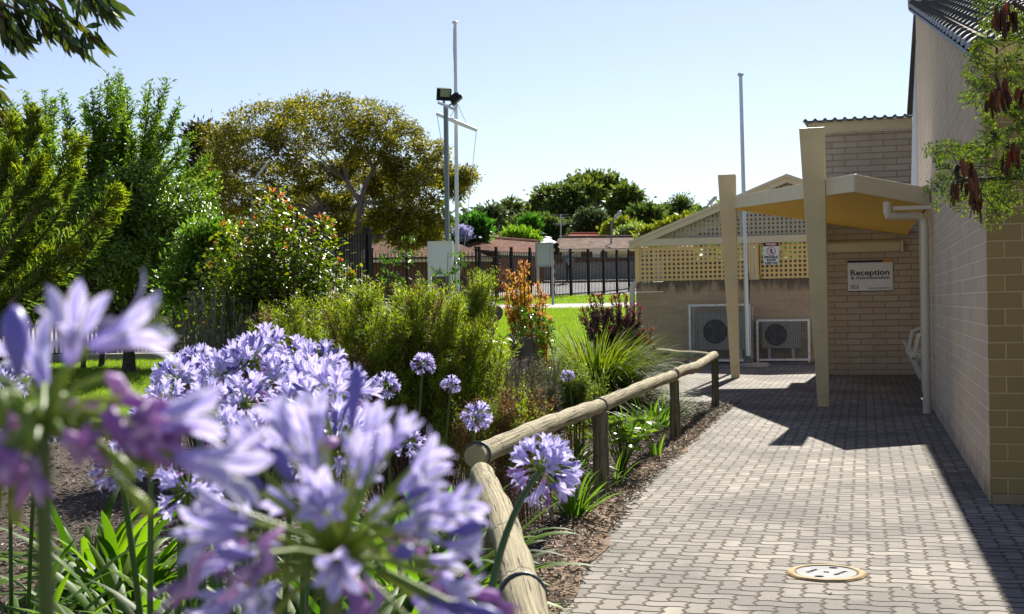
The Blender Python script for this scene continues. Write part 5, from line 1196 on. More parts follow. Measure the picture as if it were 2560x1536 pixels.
ORG = mat_leaf('orange_leaf_bush', [(.28, .17, .012), (.40, .26, .018), (.50, .34, .03), (.55, .36, .08)], .45, .5, .3, (1.25, 1.1, .6))
ORT = mat_leaf('salmon_tip', [(.56, .25, .10), (.62, .36, .17)], .45, .5, .3, (1.1, 1, .8))
REDL = mat_leaf('dark_plum_leaf', [(.04, .026, .03), (.075, .045, .048), (.13, .07, .065), (.19, .16, .14)], .25, .26, .8, (1.3, .9, .9))
REDT = mat_leaf('scarlet_bract', [(.30, .012, .02), (.46, .03, .025), (.22, .012, .025)], .45, .4, .4, (1.4, 1, 1))
def tipped(name, label, d, base, tips, mats, L, W, n, spread, tipn=18, tipL=.045, tipW=.018, stem=.011):
    b = on(base, d); o = empty(name, b, label, 'shrub'); px = lambda x, y, dd=0: P(x, y, d+dd); mb = MB(); lm = LM()
    for x, y in tips:
        a = b+Vector((random.uniform(-spread, spread), random.uniform(-.1, .1), .05)); t = px(x, y, random.uniform(-.25, .25)); c = curve3(a, t, ((t.x-a.x)*.15, 0, .08), 8); mb.tube(c, [stem*(1-.09*i) for i in range(8)], 5)
        shoot(lm, c, n, L, W, 'fold', .3, 1.2, 0, .2, .014); shoot(lm, c, tipn, tipL, tipW, 'fold', .95, 2.0, 1, .1, .009)
        for k in range(3):
            q = c[random.choice((3, 4, 5))]; e = q+Vector((random.uniform(-.10, .10), random.uniform(-.08, .08), random.uniform(.08, .18))); cc = curve3(q, e, (0, 0, 0), 4); mb.tube(cc, .004, 4); shoot(lm, cc, n//4, L*.9, W*.9, 'fold', .1, 1.2, 0, .2, .01)
            if random.random() < .6: shoot(lm, cc, tipn//2, tipL*.8, tipW*.8, 'fold', .92, 2, 1, .1, .006)
    mb.build('stems', [BARK_B], o, smooth=60); lm.build('foliage', mats, o)
tipped('conebush', 'golden orange bush with salmon tips in front of the fence', 13.2, 1318, [(1301, 655), (1318, 660), (1312, 672), (1272, 677), (1284, 688), (1262, 712), (1265, 742), (1300, 690), (1312, 705), (1292, 705), (1320, 722), (1345, 710), (1352, 735), (1365, 742), (1358, 757), (1268, 765), (1293, 745), (1328, 745), (1340, 768), (1376, 800), (1366, 822), (1280, 730), (1305, 740), (1275, 780), (1300, 770), (1350, 785), (1335, 800), (1360, 790), (1285, 800), (1310, 800)], [ORG, ORT], .05, .013, 130, .12, 22, .05, .018)
tipped('conebush', 'plum leaved bush with scarlet tips in front of the brown wall', 15.4, 1545, [(1475, 747), (1481, 735), (1496, 737), (1505, 735), (1455, 772), (1470, 770), (1528, 747), (1536, 740), (1547, 738), (1565, 735), (1520, 772), (1567, 767), (1575, 770), (1589, 762), (1602, 770), (1548, 762), (1510, 792), (1522, 780), (1540, 792), (1585, 782), (1611, 824), (1631, 822), (1625, 852), (1637, 864), (1593, 850), (1605, 882), (1630, 887), (1600, 837), (1580, 812), (1450, 792), (1465, 802), (1490, 782), (1530, 822), (1550, 852), (1560, 832), (1500, 832), (1480, 832), (1620, 905), (1600, 915)], [REDL, REDT], .055, .017, 200, .22, 11, .034, .012)
def grassy(name, label, base, n, L, W, mats, el=(25, 88), curl=1.1, par=None, k=8, cat='grass clump', r0=.1, fold=None, group=None, az=None, part='blades', fall=.0):
    b = Vector(base); o = par or empty(name, b, label, cat, group); lm = LM()
    a = rng.uniform(0, 2*math.pi, n) if az is None else rng.uniform(az[0], az[1], n); e = np.radians(rng.uniform(el[0], el[1], n)); Ls = L*rng.uniform(.55, 1.1, n); cu = curl*rng.uniform(.5, 1.3, n)
    h = np.stack([np.cos(a), np.sin(a), np.zeros(n)], 1); t = np.linspace(0, 1, k)
    ang = e[:, None]-cu[:, None]*t[None, :]**1.5; st = Ls[:, None]/(k-1)
    hx = np.cumsum(np.cos(ang)*st, 1)-np.cos(ang[:, :1])*st; hz = np.cumsum(np.sin(ang)*st, 1)-np.sin(ang[:, :1])*st
    rr = r0*np.sqrt(rng.uniform(0, 1, n)); P3 = np.array(b[:])[None, None, :] + h[:, None, :]*(hx+rr[:, None])[..., None] + np.array([0, 0, 1.0])[None, None, :]*hz[..., None]
    side = np.stack([-np.sin(a), np.cos(a), np.zeros(n)], 1) + rdir(n)*.25; side = nz(side)
    tw = np.clip(1.15*np.sin(np.pi*(t*.80+.16))**.7, .05, 1); tw[-1] = .06
    P3[..., 2] = np.maximum(P3[..., 2], b.z+.012)
    Wd = W*rng.uniform(.7, 1.2, n)[:, None]*tw[None, :]
    m = rng.integers(0, len(mats), n) if len(mats) > 1 else None
    lm.strip(P3, Wd, side, 0, fold); lm.build(part, mats[:1], o, smooth=180); return o
TUS = mat_leaf('tussock_blade', [(.035, .065, .006), (.08, .125, .009), (.14, .19, .013), (.21, .245, .022)], .5, .6, .15, (1.3, 1.35, .5))
grassy('mat_rush', 'large round tussock of fine arching green blades inside the far rail corner', on(1486, 14.0), 5600, 1.20, .0085, [TUS], (8, 86), 1.35, r0=.20)
grassy('mat_rush', 'small fine green tussock beside the round tussock', on(1395, 15.5), 900, .9, .010, [TUS], (25, 86), 1.0, r0=.12)
LAV = mat_leaf('grey_lavender', [(.10, .12, .075), (.17, .19, .12), (.25, .26, .18), (.30, .25, .2)], .35, .7, .2, (1.1, 1.15, .8))
LAVF = mat_leaf('faded_spike', [(.20, .16, .15), (.28, .22, .19), (.17, .13, .16)], .3, .8, .1, (1, 1, 1))
def lavender(label, d, base, ns, region, fy, L=.022, W=.0036, green=LAV, dz=.4):
    b = on(base, d); o = empty('lavender', b, label, 'lavender', 'grey lavender bushes'); mb = MB(); lm = LM(); x0, x1, y0, y1 = region; k = 0
    while k < ns:
        x, y = random.uniform(x0, x1), random.uniform(y0, y1)
        if not fy(x, y): continue
        k += 1; t = P(x, y, d+random.uniform(-dz, dz)); a = b+Vector((t.x-b.x, t.y-b.y, 0))*.35; a.z = H(a.x, a.y); c = curve3(a, t, ((t.x-a.x)*.3+random.uniform(-.10, .10), random.uniform(-.1, .1), .03), 7); mb.tube(c, .0022, 3, cap=False)
        shoot(lm, c, 80, L*1.7, W*2.2, 'kite', .3, .9, 0, .2, .012, t1=.75); shoot(lm, c, 22, L*.5, W*1.6, 'kite', .86, .6, 1, .1, .003)
    mb.build('stems', [green], o); lm.build('foliage', [green, LAVF], o)
lavender('grey lavender bush with faded spikes behind the agapanthus flowers', 9.4, 520, 230, (425, 640, 705, 900), lambda x, y: y > 700+abs(x-520)*.45)
lavender('small grey lavender between the heath shrub and the round tussock', 9.4, 1320, 420, (1225, 1400, 876, 1000), lambda x, y: y > 876+abs(x-1310)*.25)
lavender('lavender with grey spikes behind the needle shrub near the white board', 12.5, 1105, 70, (1040, 1190, 690, 760), lambda x, y: True)
WIL = mat_leaf('willowy_leaf', [(.07, .11, .02), (.13, .18, .03), (.20, .25, .05), (.24, .26, .10)], .42, .35, .5)
needle_shrub('willow_leaf_shrub', 'narrow leaved green shrub in front of the round tussock', 9.6, 1425, .3, (1350, 1490, 880, 985), 60, 90, .036, .006, [WIL, mat_leaf('willow_dry', [(.25, .2, .08)], .4)], lambda x, y: y > 880+abs(x-1415)*.55, .004, 'fold', dry=.05, jit=.02, dz=.3)
# ------------------------------------------------------------------ feathery shrub with dense narrow leaves at the edge
def feathery():
    d = 8.2; b = on(-60, d); o = empty('feathery_shrub', b, 'yellow green shrub with dense narrow leaves along arching branches', 'shrub'); px = lambda x, y, dd=0: P(x, y, d+dd); mb = MB(); lm = LM()
    st = [((-40, 640), (40, 470), (92, 272), 0), ((-40, 560), (5, 420), (33, 296), .3), ((-60, 720), (90, 520), (204, 352), -.2), ((-60, 760), (130, 560), (185, 400), .2), ((-60, 800), (150, 620), (308, 482), -.1), ((-50, 830), (170, 680), (292, 520), .15), ((-50, 850), (60, 700), (140, 620), .2), ((20, 760), (110, 690), (185, 622), -.3), ((-60, 600), (-10, 480), (20, 380), -.2), ((-60, 700), (20, 600), (70, 480), .3), ((-60, 690), (60, 570), (150, 455), .4), ((-60, 900), (30, 780), (90, 690), -.1), ((-60, 820), (0, 700), (60, 600), .1), ((-60, 930), (-10, 820), (25, 745), -.2), ((-60, 650), (30, 520), (110, 400), -.3)]
    for a, m_, t, dd in st:
        A, B, C = px(*a, dd), px(*m_, dd), px(*t, dd); c = [A*(1-u)**2+(B*2-(A+C)/2)*2*u*(1-u)+C*u*u for u in [i/11 for i in range(12)]]
        mb.tube(c, [.014-.001*i for i in range(12)], 6); shoot(lm, c, 420, .062, .0085, 'fold', .12, .95, 0, .1, .018); shoot(lm, c, 130, .062, .009, 'fold', .86, 1.3, 1, .15, .022)
        for k in range(4):
            q = c[random.choice((4, 5, 6, 7, 8))]; e = q+(c[-1]-c[-4]).normalized()*random.uniform(.1, .22)+Vector(rdir(1)[0])*.10; cc = curve3(q, e, (0, 0, .03), 6); mb.tube(cc, .004, 4); shoot(lm, cc, 90, .058, .0085, 'fold', .1, 1.0, 0, .1, .014); shoot(lm, cc, 40, .06, .009, 'fold', .75, 1.4, 1, .15, .014)
    mb.tube([b, b+Vector((.02, 0, .5)), px(-50, 640)], [.05, .04, .03], 8)
    mb.build('branches', [BARK_B], o, smooth=60); lm.build('foliage', [mat_leaf('feather_leaf', [(.05, .085, .012), (.10, .155, .018), (.165, .225, .025), (.26, .28, .06)], .46, .33, .6, (1.1, 1.35, .5)), mat_leaf('feather_tip', [(.22, .25, .015), (.30, .31, .02)], .5, .4, .4)], o)
feathery()
# ------------------------------------------------------------------ young pinnate shoots
def sapling(label, d, base, tips, L=.045):
    b = on(base, d); o = empty('sapling', b, label, 'sapling', 'young pinnate saplings'); mb = MB(); lm = LM()
    for x, y in tips:
        t = P(x, y, d+random.uniform(-.15, .15)); c = curve3(b, t, (random.uniform(-.05, .05), 0, .1), 9); mb.tube(c, [.008-.0007*i for i in range(9)], 5)
        for i in range(22):
            q, tan, _ = along(c, 1, .35, 1.0); q = Vector(q[0]); e = q + Vector((random.choice((-1, 1))*random.uniform(.06, .13), random.uniform(-.1, .1), random.uniform(-.02, .08))); cc = curve3(q, e, (0, 0, .02), 4); mb.tube(cc, .0018, 3, cap=False); shoot(lm, cc, 12, L*.8, L*.36, 'oval', .2, .5, 0, .1)
    mb.build('stem', [BARK_B], o); lm.build('foliage', [mat_leaf('pinnate_leaf', [(.035, .09, .015), (.07, .15, .02), (.16, .25, .03)], .42, .28, .6)], o)
sapling('young pinnate sapling in front of the fence beside the white board', 11.0, 990, [(995, 585), (1015, 595), (970, 625), (1010, 640)])
sapling('young pinnate sapling against the white notice board', 11.5, 1120, [(1120, 632), (1135, 650), (1100, 665)])
sapling('leafy sapling growing between the orange bush and the stump planter', 12.0, 1345, [(1318, 768), (1350, 800), (1300, 790), (1370, 815)], .05)
# ------------------------------------------------------------------ strappy plants by the rail
STRAP = mat_leaf('strap_leaf', [(.028, .07, .006), (.055, .12, .009), (.105, .205, .012), (.18, .28, .022)], .54, .5, .25, (1.4, 1.5, .4))
IRIS = mat_leaf('iris_leaf', [(.045, .09, .012), (.08, .15, .016), (.14, .21, .025)], .48, .5, .25)
G2 = 'small strappy plants beside the log rail'
for lab, x, d, n, L, W in (('strappy plant between the last two rail posts', 1620, 11.9, 60, .42, .016), ('strappy plant at the foot of the far rail post', 1650, 12.4, 34, .40, .018), ('strappy plant just behind the middle rail post', 1560, 11.2, 50, .38, .016), ('small lone strappy plant in the mulch between the rail posts', 1635, 10.1, 14, .26, .014),
                          ('grassy plant growing against the nearer rail post', 1522, 8.5, 16, .34, .013), ('broad strappy plant under the long log rail', 1425, 7.3, 40, .36, .018), ('pale strappy plant right below the rail joint', 1420, 9.4, 22, .32, .016)):
    grassy('strappy_plant', lab, on(x, d), n, L, W, [IRIS], (40, 88), .8, cat='plant', r0=.07, fold=.25, group=G2, part='leaves')
def hell(label, x, d, n, hgt):
    b = on(x, d); o = empty('leafy_plant', b, label, 'plant'); mb = MB(); lm = LM()
    for i in range(n):
        t = b+Vector((random.uniform(-.2, .2), random.uniform(-.2, .2), hgt*random.uniform(.4, 1))); c = curve3(b, t, (0, 0, .08), 5); mb.tube(c, .004, 4); q = Vector(c[-1])
        for k in range(7): a = k*.9+random.uniform(-.2, .2); lm.add([q[:]], [[math.cos(a), math.sin(a), random.uniform(-.1, .4)]], .085, .03, 'lance')
    mb.build('stems', [IRIS], o); lm.build('leaves', [mat_leaf('lobed_leaf', [(.06, .12, .015), (.13, .20, .02), (.22, .28, .03)], .42, .35, .4)], o)
hell('leafy green plant with divided leaves between the two nearer rail posts', 1548, 9.0, 26, .42)
hell('low yellow leafed plant near the rail joint', 1440, 10.2, 14, .36)
hell('leafy green plant with divided leaves under the cut log', 1222, 11.3, 34, .95)
hell('plants spilling out of the stump planter', 1308, 11.55, 16, .62)
# ------------------------------------------------------------------ agapanthus
def _petal():
    m = M('lilac_petal', .5, .3); u = m.obj('UV'); x, y, z = m.xyz(u)
    e = m.noise(m.obj('Position'), 40, 2)
    c = m.ramp(x.abs(), [(.0, (.24, .21, .62)), (.2, (.40, .38, .76)), (.55, (.63, .61, .86)), (1, (.74, .71, .89))])
    c = m.mix((1-m.ss_(y, .0, .45))*.65, c, (.30, .22, .66)); c = m.mix(e*.25, c, (.62, .55, .88))
    m.color(c); t = m.n('ShaderNodeBsdfTranslucent'); m.l(m.mix(1.0, c, (1.05, 1.0, 1.05), 'MULTIPLY'), t.inputs[0]); mx = m.n('ShaderNodeMixShader'); mx.inputs[0].default_value = .42
    m.l(m.b.outputs[0], mx.inputs[1]); m.l(t.outputs[0], mx.inputs[2]); m.l(mx.outputs[0], m.out.inputs[0]); return m.m
AG = [_petal(), mat_leaf('violet_bud', [(.10, .09, .36), (.17, .15, .48), (.26, .22, .56)], .25, .4, .4, (1.1, 1, 1.1)), mat_leaf('pedicel_green', [(.14, .22, .03), (.24, .31, .05), (.34, .36, .08)], .35, .4, .4), mat_leaf('withered_flower', [(.34, .17, .44), (.50, .32, .60), (.66, .52, .70)], .45, .5, .3, (1.2, 1, 1.1)), mat_plain('anther', (.30, .25, .06), .6)]
def floret(mb, M4, ks, s=1.0, openn=1.0):
    """funnel of six petals, local +Z outwards, about 5 cm long"""
    Lf = .050*s; ts = [i/ks for i in range(ks+1)]
    for p in range(6):
        a = p*math.pi/3; inner = p % 2; vs = []; us = []
        tw = random.uniform(-.1, .1); cl = openn*random.uniform(.85, 1.15)
        for t in ts:
            f = max(0, (t-.38)/.62); r = .05+.10*min(1, t/.38)+.42*cl*f**1.5; z = t*1.0-.16*cl*f**3
            w = (.055+.085*min(1, t/.38)) if t < .38 else .14+(.15 if inner else .11)*math.sin(math.pi*min(1, f*.80+.02))**.9*(1-.82*f**5) - .13*f**3
            for q in (-1, 0, 1):
                rr = r + (.025 if q == 0 else 0) - (.02*f if inner else 0); aa = a+tw*f; ox = q*w*.5
                vs.append(M4 @ (Vector((rr*math.cos(aa)-ox*math.sin(aa), rr*math.sin(aa)+ox*math.cos(aa), z))*Lf)); us.append((q, t))
        fs = []; uv = []
        for i in range(ks):
            for j in range(2):
                f = (i*3+j, i*3+j+1, i*3+j+4, i*3+j+3); fs.append(f); uv.append([us[k] for k in f])
        mb.add(vs, fs, 0, uv)
    if ks > 5:
        for p in range(6):
            a = p*math.pi/3+.3; mb.tube([M4 @ (Vector((.05*math.cos(a), .05*math.sin(a), .3))*Lf), M4 @ (Vector((.16*math.cos(a), .16*math.sin(a), .72))*Lf), M4 @ (Vector((.20*math.cos(a), .20*math.sin(a), .86))*Lf)], .0006*s, 3, 2)
def frame(c, z):
    z = z.normalized(); x = z.cross(Vector((.31, .77, .11))).normalized(); y = z.cross(x); m = Matrix((x, y, z)).transposed().to_4x4(); m.translation = c
    return m @ Matrix.Rotation(random.uniform(0, 6), 4, 'Z')
def umbel(name, n, ks, seed, lo=-.35, wilt=.16, bud=.2, ped=(.040, .058), fs=1.0, op=(.75, 1.2)):
    """a round head of stalked florets, radius about 10 cm, centre at the origin, stalk from below"""
    random.seed(seed); mb = MB(); g = math.pi*(3-math.sqrt(5))
    for i in range(n):
        z = 1-(1-lo)*(i+.5)/n; z = max(-.95, min(.98, z+random.uniform(-.10, .10))); r = math.sqrt(1-z*z); a = i*g+random.uniform(-.25, .25)
        d = Vector((r*math.cos(a), r*math.sin(a), z)); pl = random.uniform(*ped); k = random.random()
        kind = 'wilt' if (k < wilt and z < .75) else ('bud' if k > 1-bud*(1.4 if z > .3 else .5) else 'open')
        e = d*pl; dd = (d + Vector((0, 0, -.22 if kind == 'open' else .1))).normalized() if kind != 'wilt' else (d*.7+Vector((0, 0, -.8))).normalized()
        mb.tube([Vector((0, 0, -.002)), e*.5+Vector((0, 0, .004)), e], [.0016, .0013, .0015], 5 if ks > 5 else 4, 2, cap=False)
        if kind == 'open': floret(mb, frame(e, dd), ks, fs*random.uniform(.85, 1.15), random.uniform(*op))
        elif kind == 'bud':
            L = random.uniform(.022, .042); mb.tube([e, e+dd*L*.3, e+dd*L*.65, e+dd*L*.9, e+dd*L], [.0018, .0035, .0052, .0038, .0008], 7, 1)
        else:
            L = random.uniform(.03, .045); q = Vector(rdir(1)[0])*.006; mb.tube([e, e+dd*L*.35+q, e+dd*L*.7-q, e+dd*L], [.0016, .0038, .0045, .002], 6, 3)
            for s in range(4): qq = Vector(rdir(1)[0])*.012; mb.tube([e+dd*L*.7, e+dd*L*.95+qq*.6, e+dd*L*1.15+qq], [.003, .0022, .0006], 4, 3)
    mb.tube([Vector((0, 0, -.012)), Vector((0, 0, -.004)), Vector((0, 0, .004))], [.006, .008, .004], 10, 2)
    me = bpy.data.meshes.new(name); me.from_pydata(mb.v, [], mb.f); me.polygons.foreach_set('material_index', mb.m); lay = me.uv_layers.new(name='UVMap'); arr = np.zeros((len(me.loops), 2), 'f'); k = 0
    for f, u in zip(mb.f, mb.uv):
        if u is not None:
            for j in range(len(f)): arr[k+j] = u[j]
        k += len(f)
    lay.data.foreach_set('uv', arr.ravel()); me.polygons.foreach_set('use_smooth', [True]*len(me.polygons))
    for m in AG: me.materials.append(m)
    me.update(); return me
HEADS_M = [umbel('flower_head', 40, 5, 3, -.3, .18, .24, (.042, .062), .90), umbel('flower_head', 46, 5, 5, -.25, .16, .28, (.042, .062), .86), umbel('flower_head', 36, 5, 8, -.4, .28, .18, (.045, .064), .90)]
HEADS_N = [umbel('flower_head', 84, 8, 23, -.6, .27, .16, (.055, .086), .64, (.45, .95))]
def placed_head(c, parts_, k):
    """a head whose florets point where they point in the photo; parts_: (base offset, tip offset, kind) in metres from c"""
    mb = MB(); random.seed(k)
    for bo, to_, kind in parts_:
        e, t = Vector(bo), Vector(to_); dd = (t-e).normalized(); L = (t-e).length
        mb.tube([Vector((0, 0, 0)), e*.55+Vector((0, 0, .006)), e], [.0019, .0015, .0017], 7, 2, cap=False)
        if kind == 'open': floret(mb, frame(e, dd), 10, L/.050, random.uniform(.7, 1.05))
        elif kind == 'pod': mb.tube([e, e+dd*.006, e+dd*.012, e+dd*.016], [.0018, .0032, .003, .0008], 7, 2)
        elif kind == 'bud': mb.tube([e+dd*L*u for u in (0, .2, .45, .7, .9, 1)], [.002, .0035, .0058, .0062, .004, .0008], 10, 1)
        else:
            q = Vector(rdir(1)[0])*.007; mb.tube([e, e+dd*L*.3+q, e+dd*L*.6-q*.5, e+dd*L], [.0018, .004, .0046, .0025], 8, 3)
            for s in range(5): qq = Vector(rdir(1)[0])*.014; mb.tube([e+dd*L*.7, e+dd*L*.95+qq*.6, e+dd*L*1.2+qq], [.0032, .0022, .0006], 5, 3)
    return mb
random.seed(99)
STEMM = mat_plain('stalk_green', (.055, .105, .025), .4, .4, 0, .15)
def agapanthus(label, base, heads, nl=0, L=.55, W=.030, el=(34, 84), az=None, group='blue agapanthus plants'):
    b = on(*base); o = empty('agapanthus', b, label, 'agapanthus', group)
    if nl: grassy('x', '', b, int(nl*1.2), L*1.05, W*1.35, [STRAP], el, 1.15, par=o, k=11, r0=.10, fold=.16, az=az, part='leaves')
    for h in heads:
        x, y, d, dia = h[:4]; me = h[4] if len(h) > 4 else random.choice(HEADS_M); lean = h[5] if len(h) > 5 else None
        c = P(x, y, d); a = b+Vector((random.uniform(-.06, .06), random.uniform(-.06, .06), 0))
        if lean: a = P(*lean); a.z = max(a.z, -.05)
        bow = Vector(((a.x-c.x)*.25, (a.y-c.y)*.25, .05)); pts = curve3(a, c, bow, 9); s = dia*d/FPX/.205 if dia else 1
        mb = MB(); mb.tube(pts, [q*(.72 if isinstance(me, MB) else 1) for q in (.0075, .0072, .007, .0068, .0065, .0062, .006, .0058, .0056)], 9); st = mb.build('flower_stem', [STEMM], o, smooth=60)
        ax = (pts[-1]-pts[-3]).normalized()
        if isinstance(me, MB):
            hd_ = me.build('flower_head', AG, None, smooth=180); hd_.matrix_basis = Matrix.Translation(c); child(hd_, st); continue
        hd_ = bpy.data.objects.new('flower_head', me); COL.objects.link(hd_)
        m4 = frame(c, (ax+Vector(rdir(1)[0])*.12)) @ Matrix.Scale(s, 4); hd_.matrix_basis = m4; child(hd_, st)
n1 = HEADS_N[0]
_ac = P(105, 1075, .56)
def _o(x, y, dd=0): return tuple(P(x, y, .56+dd) - _ac)
_parts = [(_o(175, 905, -.01), _o(190, 735, -.03), 'open'), (_o(225, 865, .005), _o(445, 785, .01), 'open'), (_o(45, 940), _o(35, 765, .01), 'bud'), (_o(345, 1050, .01), _o(585, 1025, .02), 'open'), (_o(440, 1145), _o(665, 1185, -.01), 'open'), (_o(-10, 1010), _o(-150, 930, .01), 'open'), (_o(10, 1160, -.02), _o(-130, 1230, -.03), 'open'), (_o(110, 960, .05), _o(60, 830, .07), 'open'), (_o(270, 940, .02), _o(330, 1010, .02), 'wilt'), (_o(-30, 930, .03), _o(-60, 800, .05), 'bud')]
for i in range(16):
    x, y = random.uniform(-120, 330), random.uniform(980, 1240); q = random.uniform(-.05, .05); _parts.append((_o(x, y, q), _o(x*1.04, y+14, q), 'pod'))
for i in range(6):
    x, y = random.uniform(-30, 280), random.uniform(1110, 1290); q = random.uniform(-.04, .04); _parts.append((_o(x*.6+40, y*.45+600, q), _o(x, y, q), 'wilt'))
for x, y, x2, y2, q in ((300, 1000, 400, 1060, .0), (330, 1070, 450, 1120, .01), (260, 1040, 345, 1130, -.01), (160, 990, 230, 1050, .03), (-10, 1000, 40, 1090, .02)): _parts.append((_o(x, y, q), _o(x2, y2, q), 'wilt'))
agapanthus('out of focus agapanthus looming largest at the very edge of the bed', (60, 1.0), [(105, 1075, .56, 0, placed_head(None, _parts, 4))], 20, .5, .028)
agapanthus('close agapanthus head filling the bottom edge beside the log rail', (815, 1.15), [(842, 1388, .70, 800, n1)], 40, .5, .028)
agapanthus('tall agapanthus with two heads just behind the closest bloom', (800, 2.5), [(838, 1122, 2.05, 300), (835, 1012, 2.35, 262)], 44, .6, .03)
agapanthus('agapanthus with three heads in the heart of the lilac mass', (720, 2.9), [(770, 979, 2.7, 207), (741, 1024, 2.55, 202), (806, 929, 3.1, 174)], 44, .6, .03)
agapanthus('agapanthus with pale heads rising highest out of the lilac mass', (640, 3.6), [(631, 910, 3.3, 184), (672, 874, 3.55, 138), (751, 904, 3.6, 138), (700, 949, 3.2, 151)], 44, .6, .03)
agapanthus('agapanthus whose heads touch the lawn at the outer side of the mass', (455, 3.4), [(447, 956, 3.2, 163), (540, 939, 3.3, 163), (411, 1009, 2.9, 138), (490, 914, 3.5, 119)], 40, .6, .03)
agapanthus('agapanthus with a full head below the outer lilac heads', (600, 2.4), [(612, 1014, 2.7, 188), (520, 1009, 2.8, 165), (641, 1098, 2.3, 184), (560, 1083, 2.5, 156)], 44, .6, .03)
agapanthus('agapanthus with shaded heads behind the blurred petals', (400, 2.6), [(380, 1060, 2.6, 150), (300, 1170, 2.3, 170), (470, 1230, 2.0, 190)], 34, .6, .03)
agapanthus('agapanthus with small heads seen past the blurred stalks near the lawn', (20, 4.2), [(15, 965, 3.9, 130), (25, 1050, 3.8, 120), (95, 1080, 3.7, 110)], 26, .6, .03)
G3 = 'blue agapanthus plants'
agapanthus('agapanthus with one lone head reaching up before the brown shrub stems', (1045, 6.3), [(1057, 914, 6.1, 72)], 14, .5, .026)
agapanthus('agapanthus with a wide head beside the brown shrub stems', (955, 5.5), [(962, 968, 5.3, 90)], 22, .5, .026)
agapanthus('agapanthus with a small ragged head near the log rail corner', (1112, 6.3), [(1128, 966, 6.1, 58)], 10, .5, .026)
agapanthus('agapanthus with a deep blue head above the green strap leaves', (1020, 4.9), [(1022, 1110, 4.6, 98)], 60, .62, .032)
agapanthus('agapanthus with a round head just behind the rail corner', (1165, 5.7), [(1191, 1047, 5.4, 94)], 24, .5, .028)
agapanthus('agapanthus with a tiny pale head among the willowy leaves', (1420, 9.2), [(1420, 942, 9.0, 40)], 8, .35, .02)
agapanthus('agapanthus leaning over the log rail with a full lilac head', (1010, 2.3), [(1350, 1178, 2.35, 222, HEADS_M[1], (1215, 1560, 2.2))], 30, .5, .03)
agapanthus('leafy agapanthus with an unopened bud in the mulch near the lawn', (215, 5.6), [], 30, .55, .03)
agapanthus('leafy agapanthus clump without flowers below the lilac mass', (545, 3.9), [], 46, .6, .032)
agapanthus('leafy agapanthus clump filling the corner of the log rail', (1070, 4.7), [], 60, .5, .032)
agapanthus('leafy agapanthus clump under the bottom edge near the blurred stalks', (420, 2.4), [], 54, .58, .032)
agapanthus('leafy agapanthus clump beside the near log rail', (1000, 3.1), [], 54, .5, .032)
agapanthus('broad leafy agapanthus clump between the blurred head and the closest bloom', (560, 1.9), [], 50, .5, .03)
agapanthus('leafy agapanthus clump with glossy arching straps under the tall heads', (860, 3.6), [], 60, .6, .034)
agapanthus('glossy agapanthus leaves at the bottom edge behind the blurred stalks', (250, 2.9), [], 46, .55, .032)
agapanthus('agapanthus leaves arching over bare mulch near the blurred stalks', (330, 4.3), [], 36, .55, .03)
agapanthus('dense agapanthus leaves just inside the leaning rail', (990, 4.0), [], 56, .52, .033)
agapanthus('agapanthus leaves in the shade between the tall stalks', (660, 2.9), [], 50, .58, .034)
for lab, x, d in (('strappy agapanthus leaves under the outer lilac heads', 470, 3.1), ('strappy agapanthus leaves below the heart of the lilac mass', 740, 3.3), ('strappy agapanthus leaves framing the tall double stalks', 790, 2.6), ('low agapanthus leaves at the bottom edge under the closest bloom', 620, 2.3), ('agapanthus leaves between the lilac mass and the rail corner', 920, 3.9), ('agapanthus leaves beside the shaded heads and bare mulch', 360, 3.3), ('agapanthus leaves crossing the thick blurred stalk', 130, 3.2), ('small agapanthus leaf fan standing alone in the mulch by the lawn', 300, 5.2), ('agapanthus leaves spreading at the very edge under the blurred head', 40, 2.4)):
    agapanthus(lab, (x, d), [], 52, .58, .034)
agapanthus('leafy agapanthus clump right behind the closest bloom', (880, 2.2), [], 46, .5, .03)
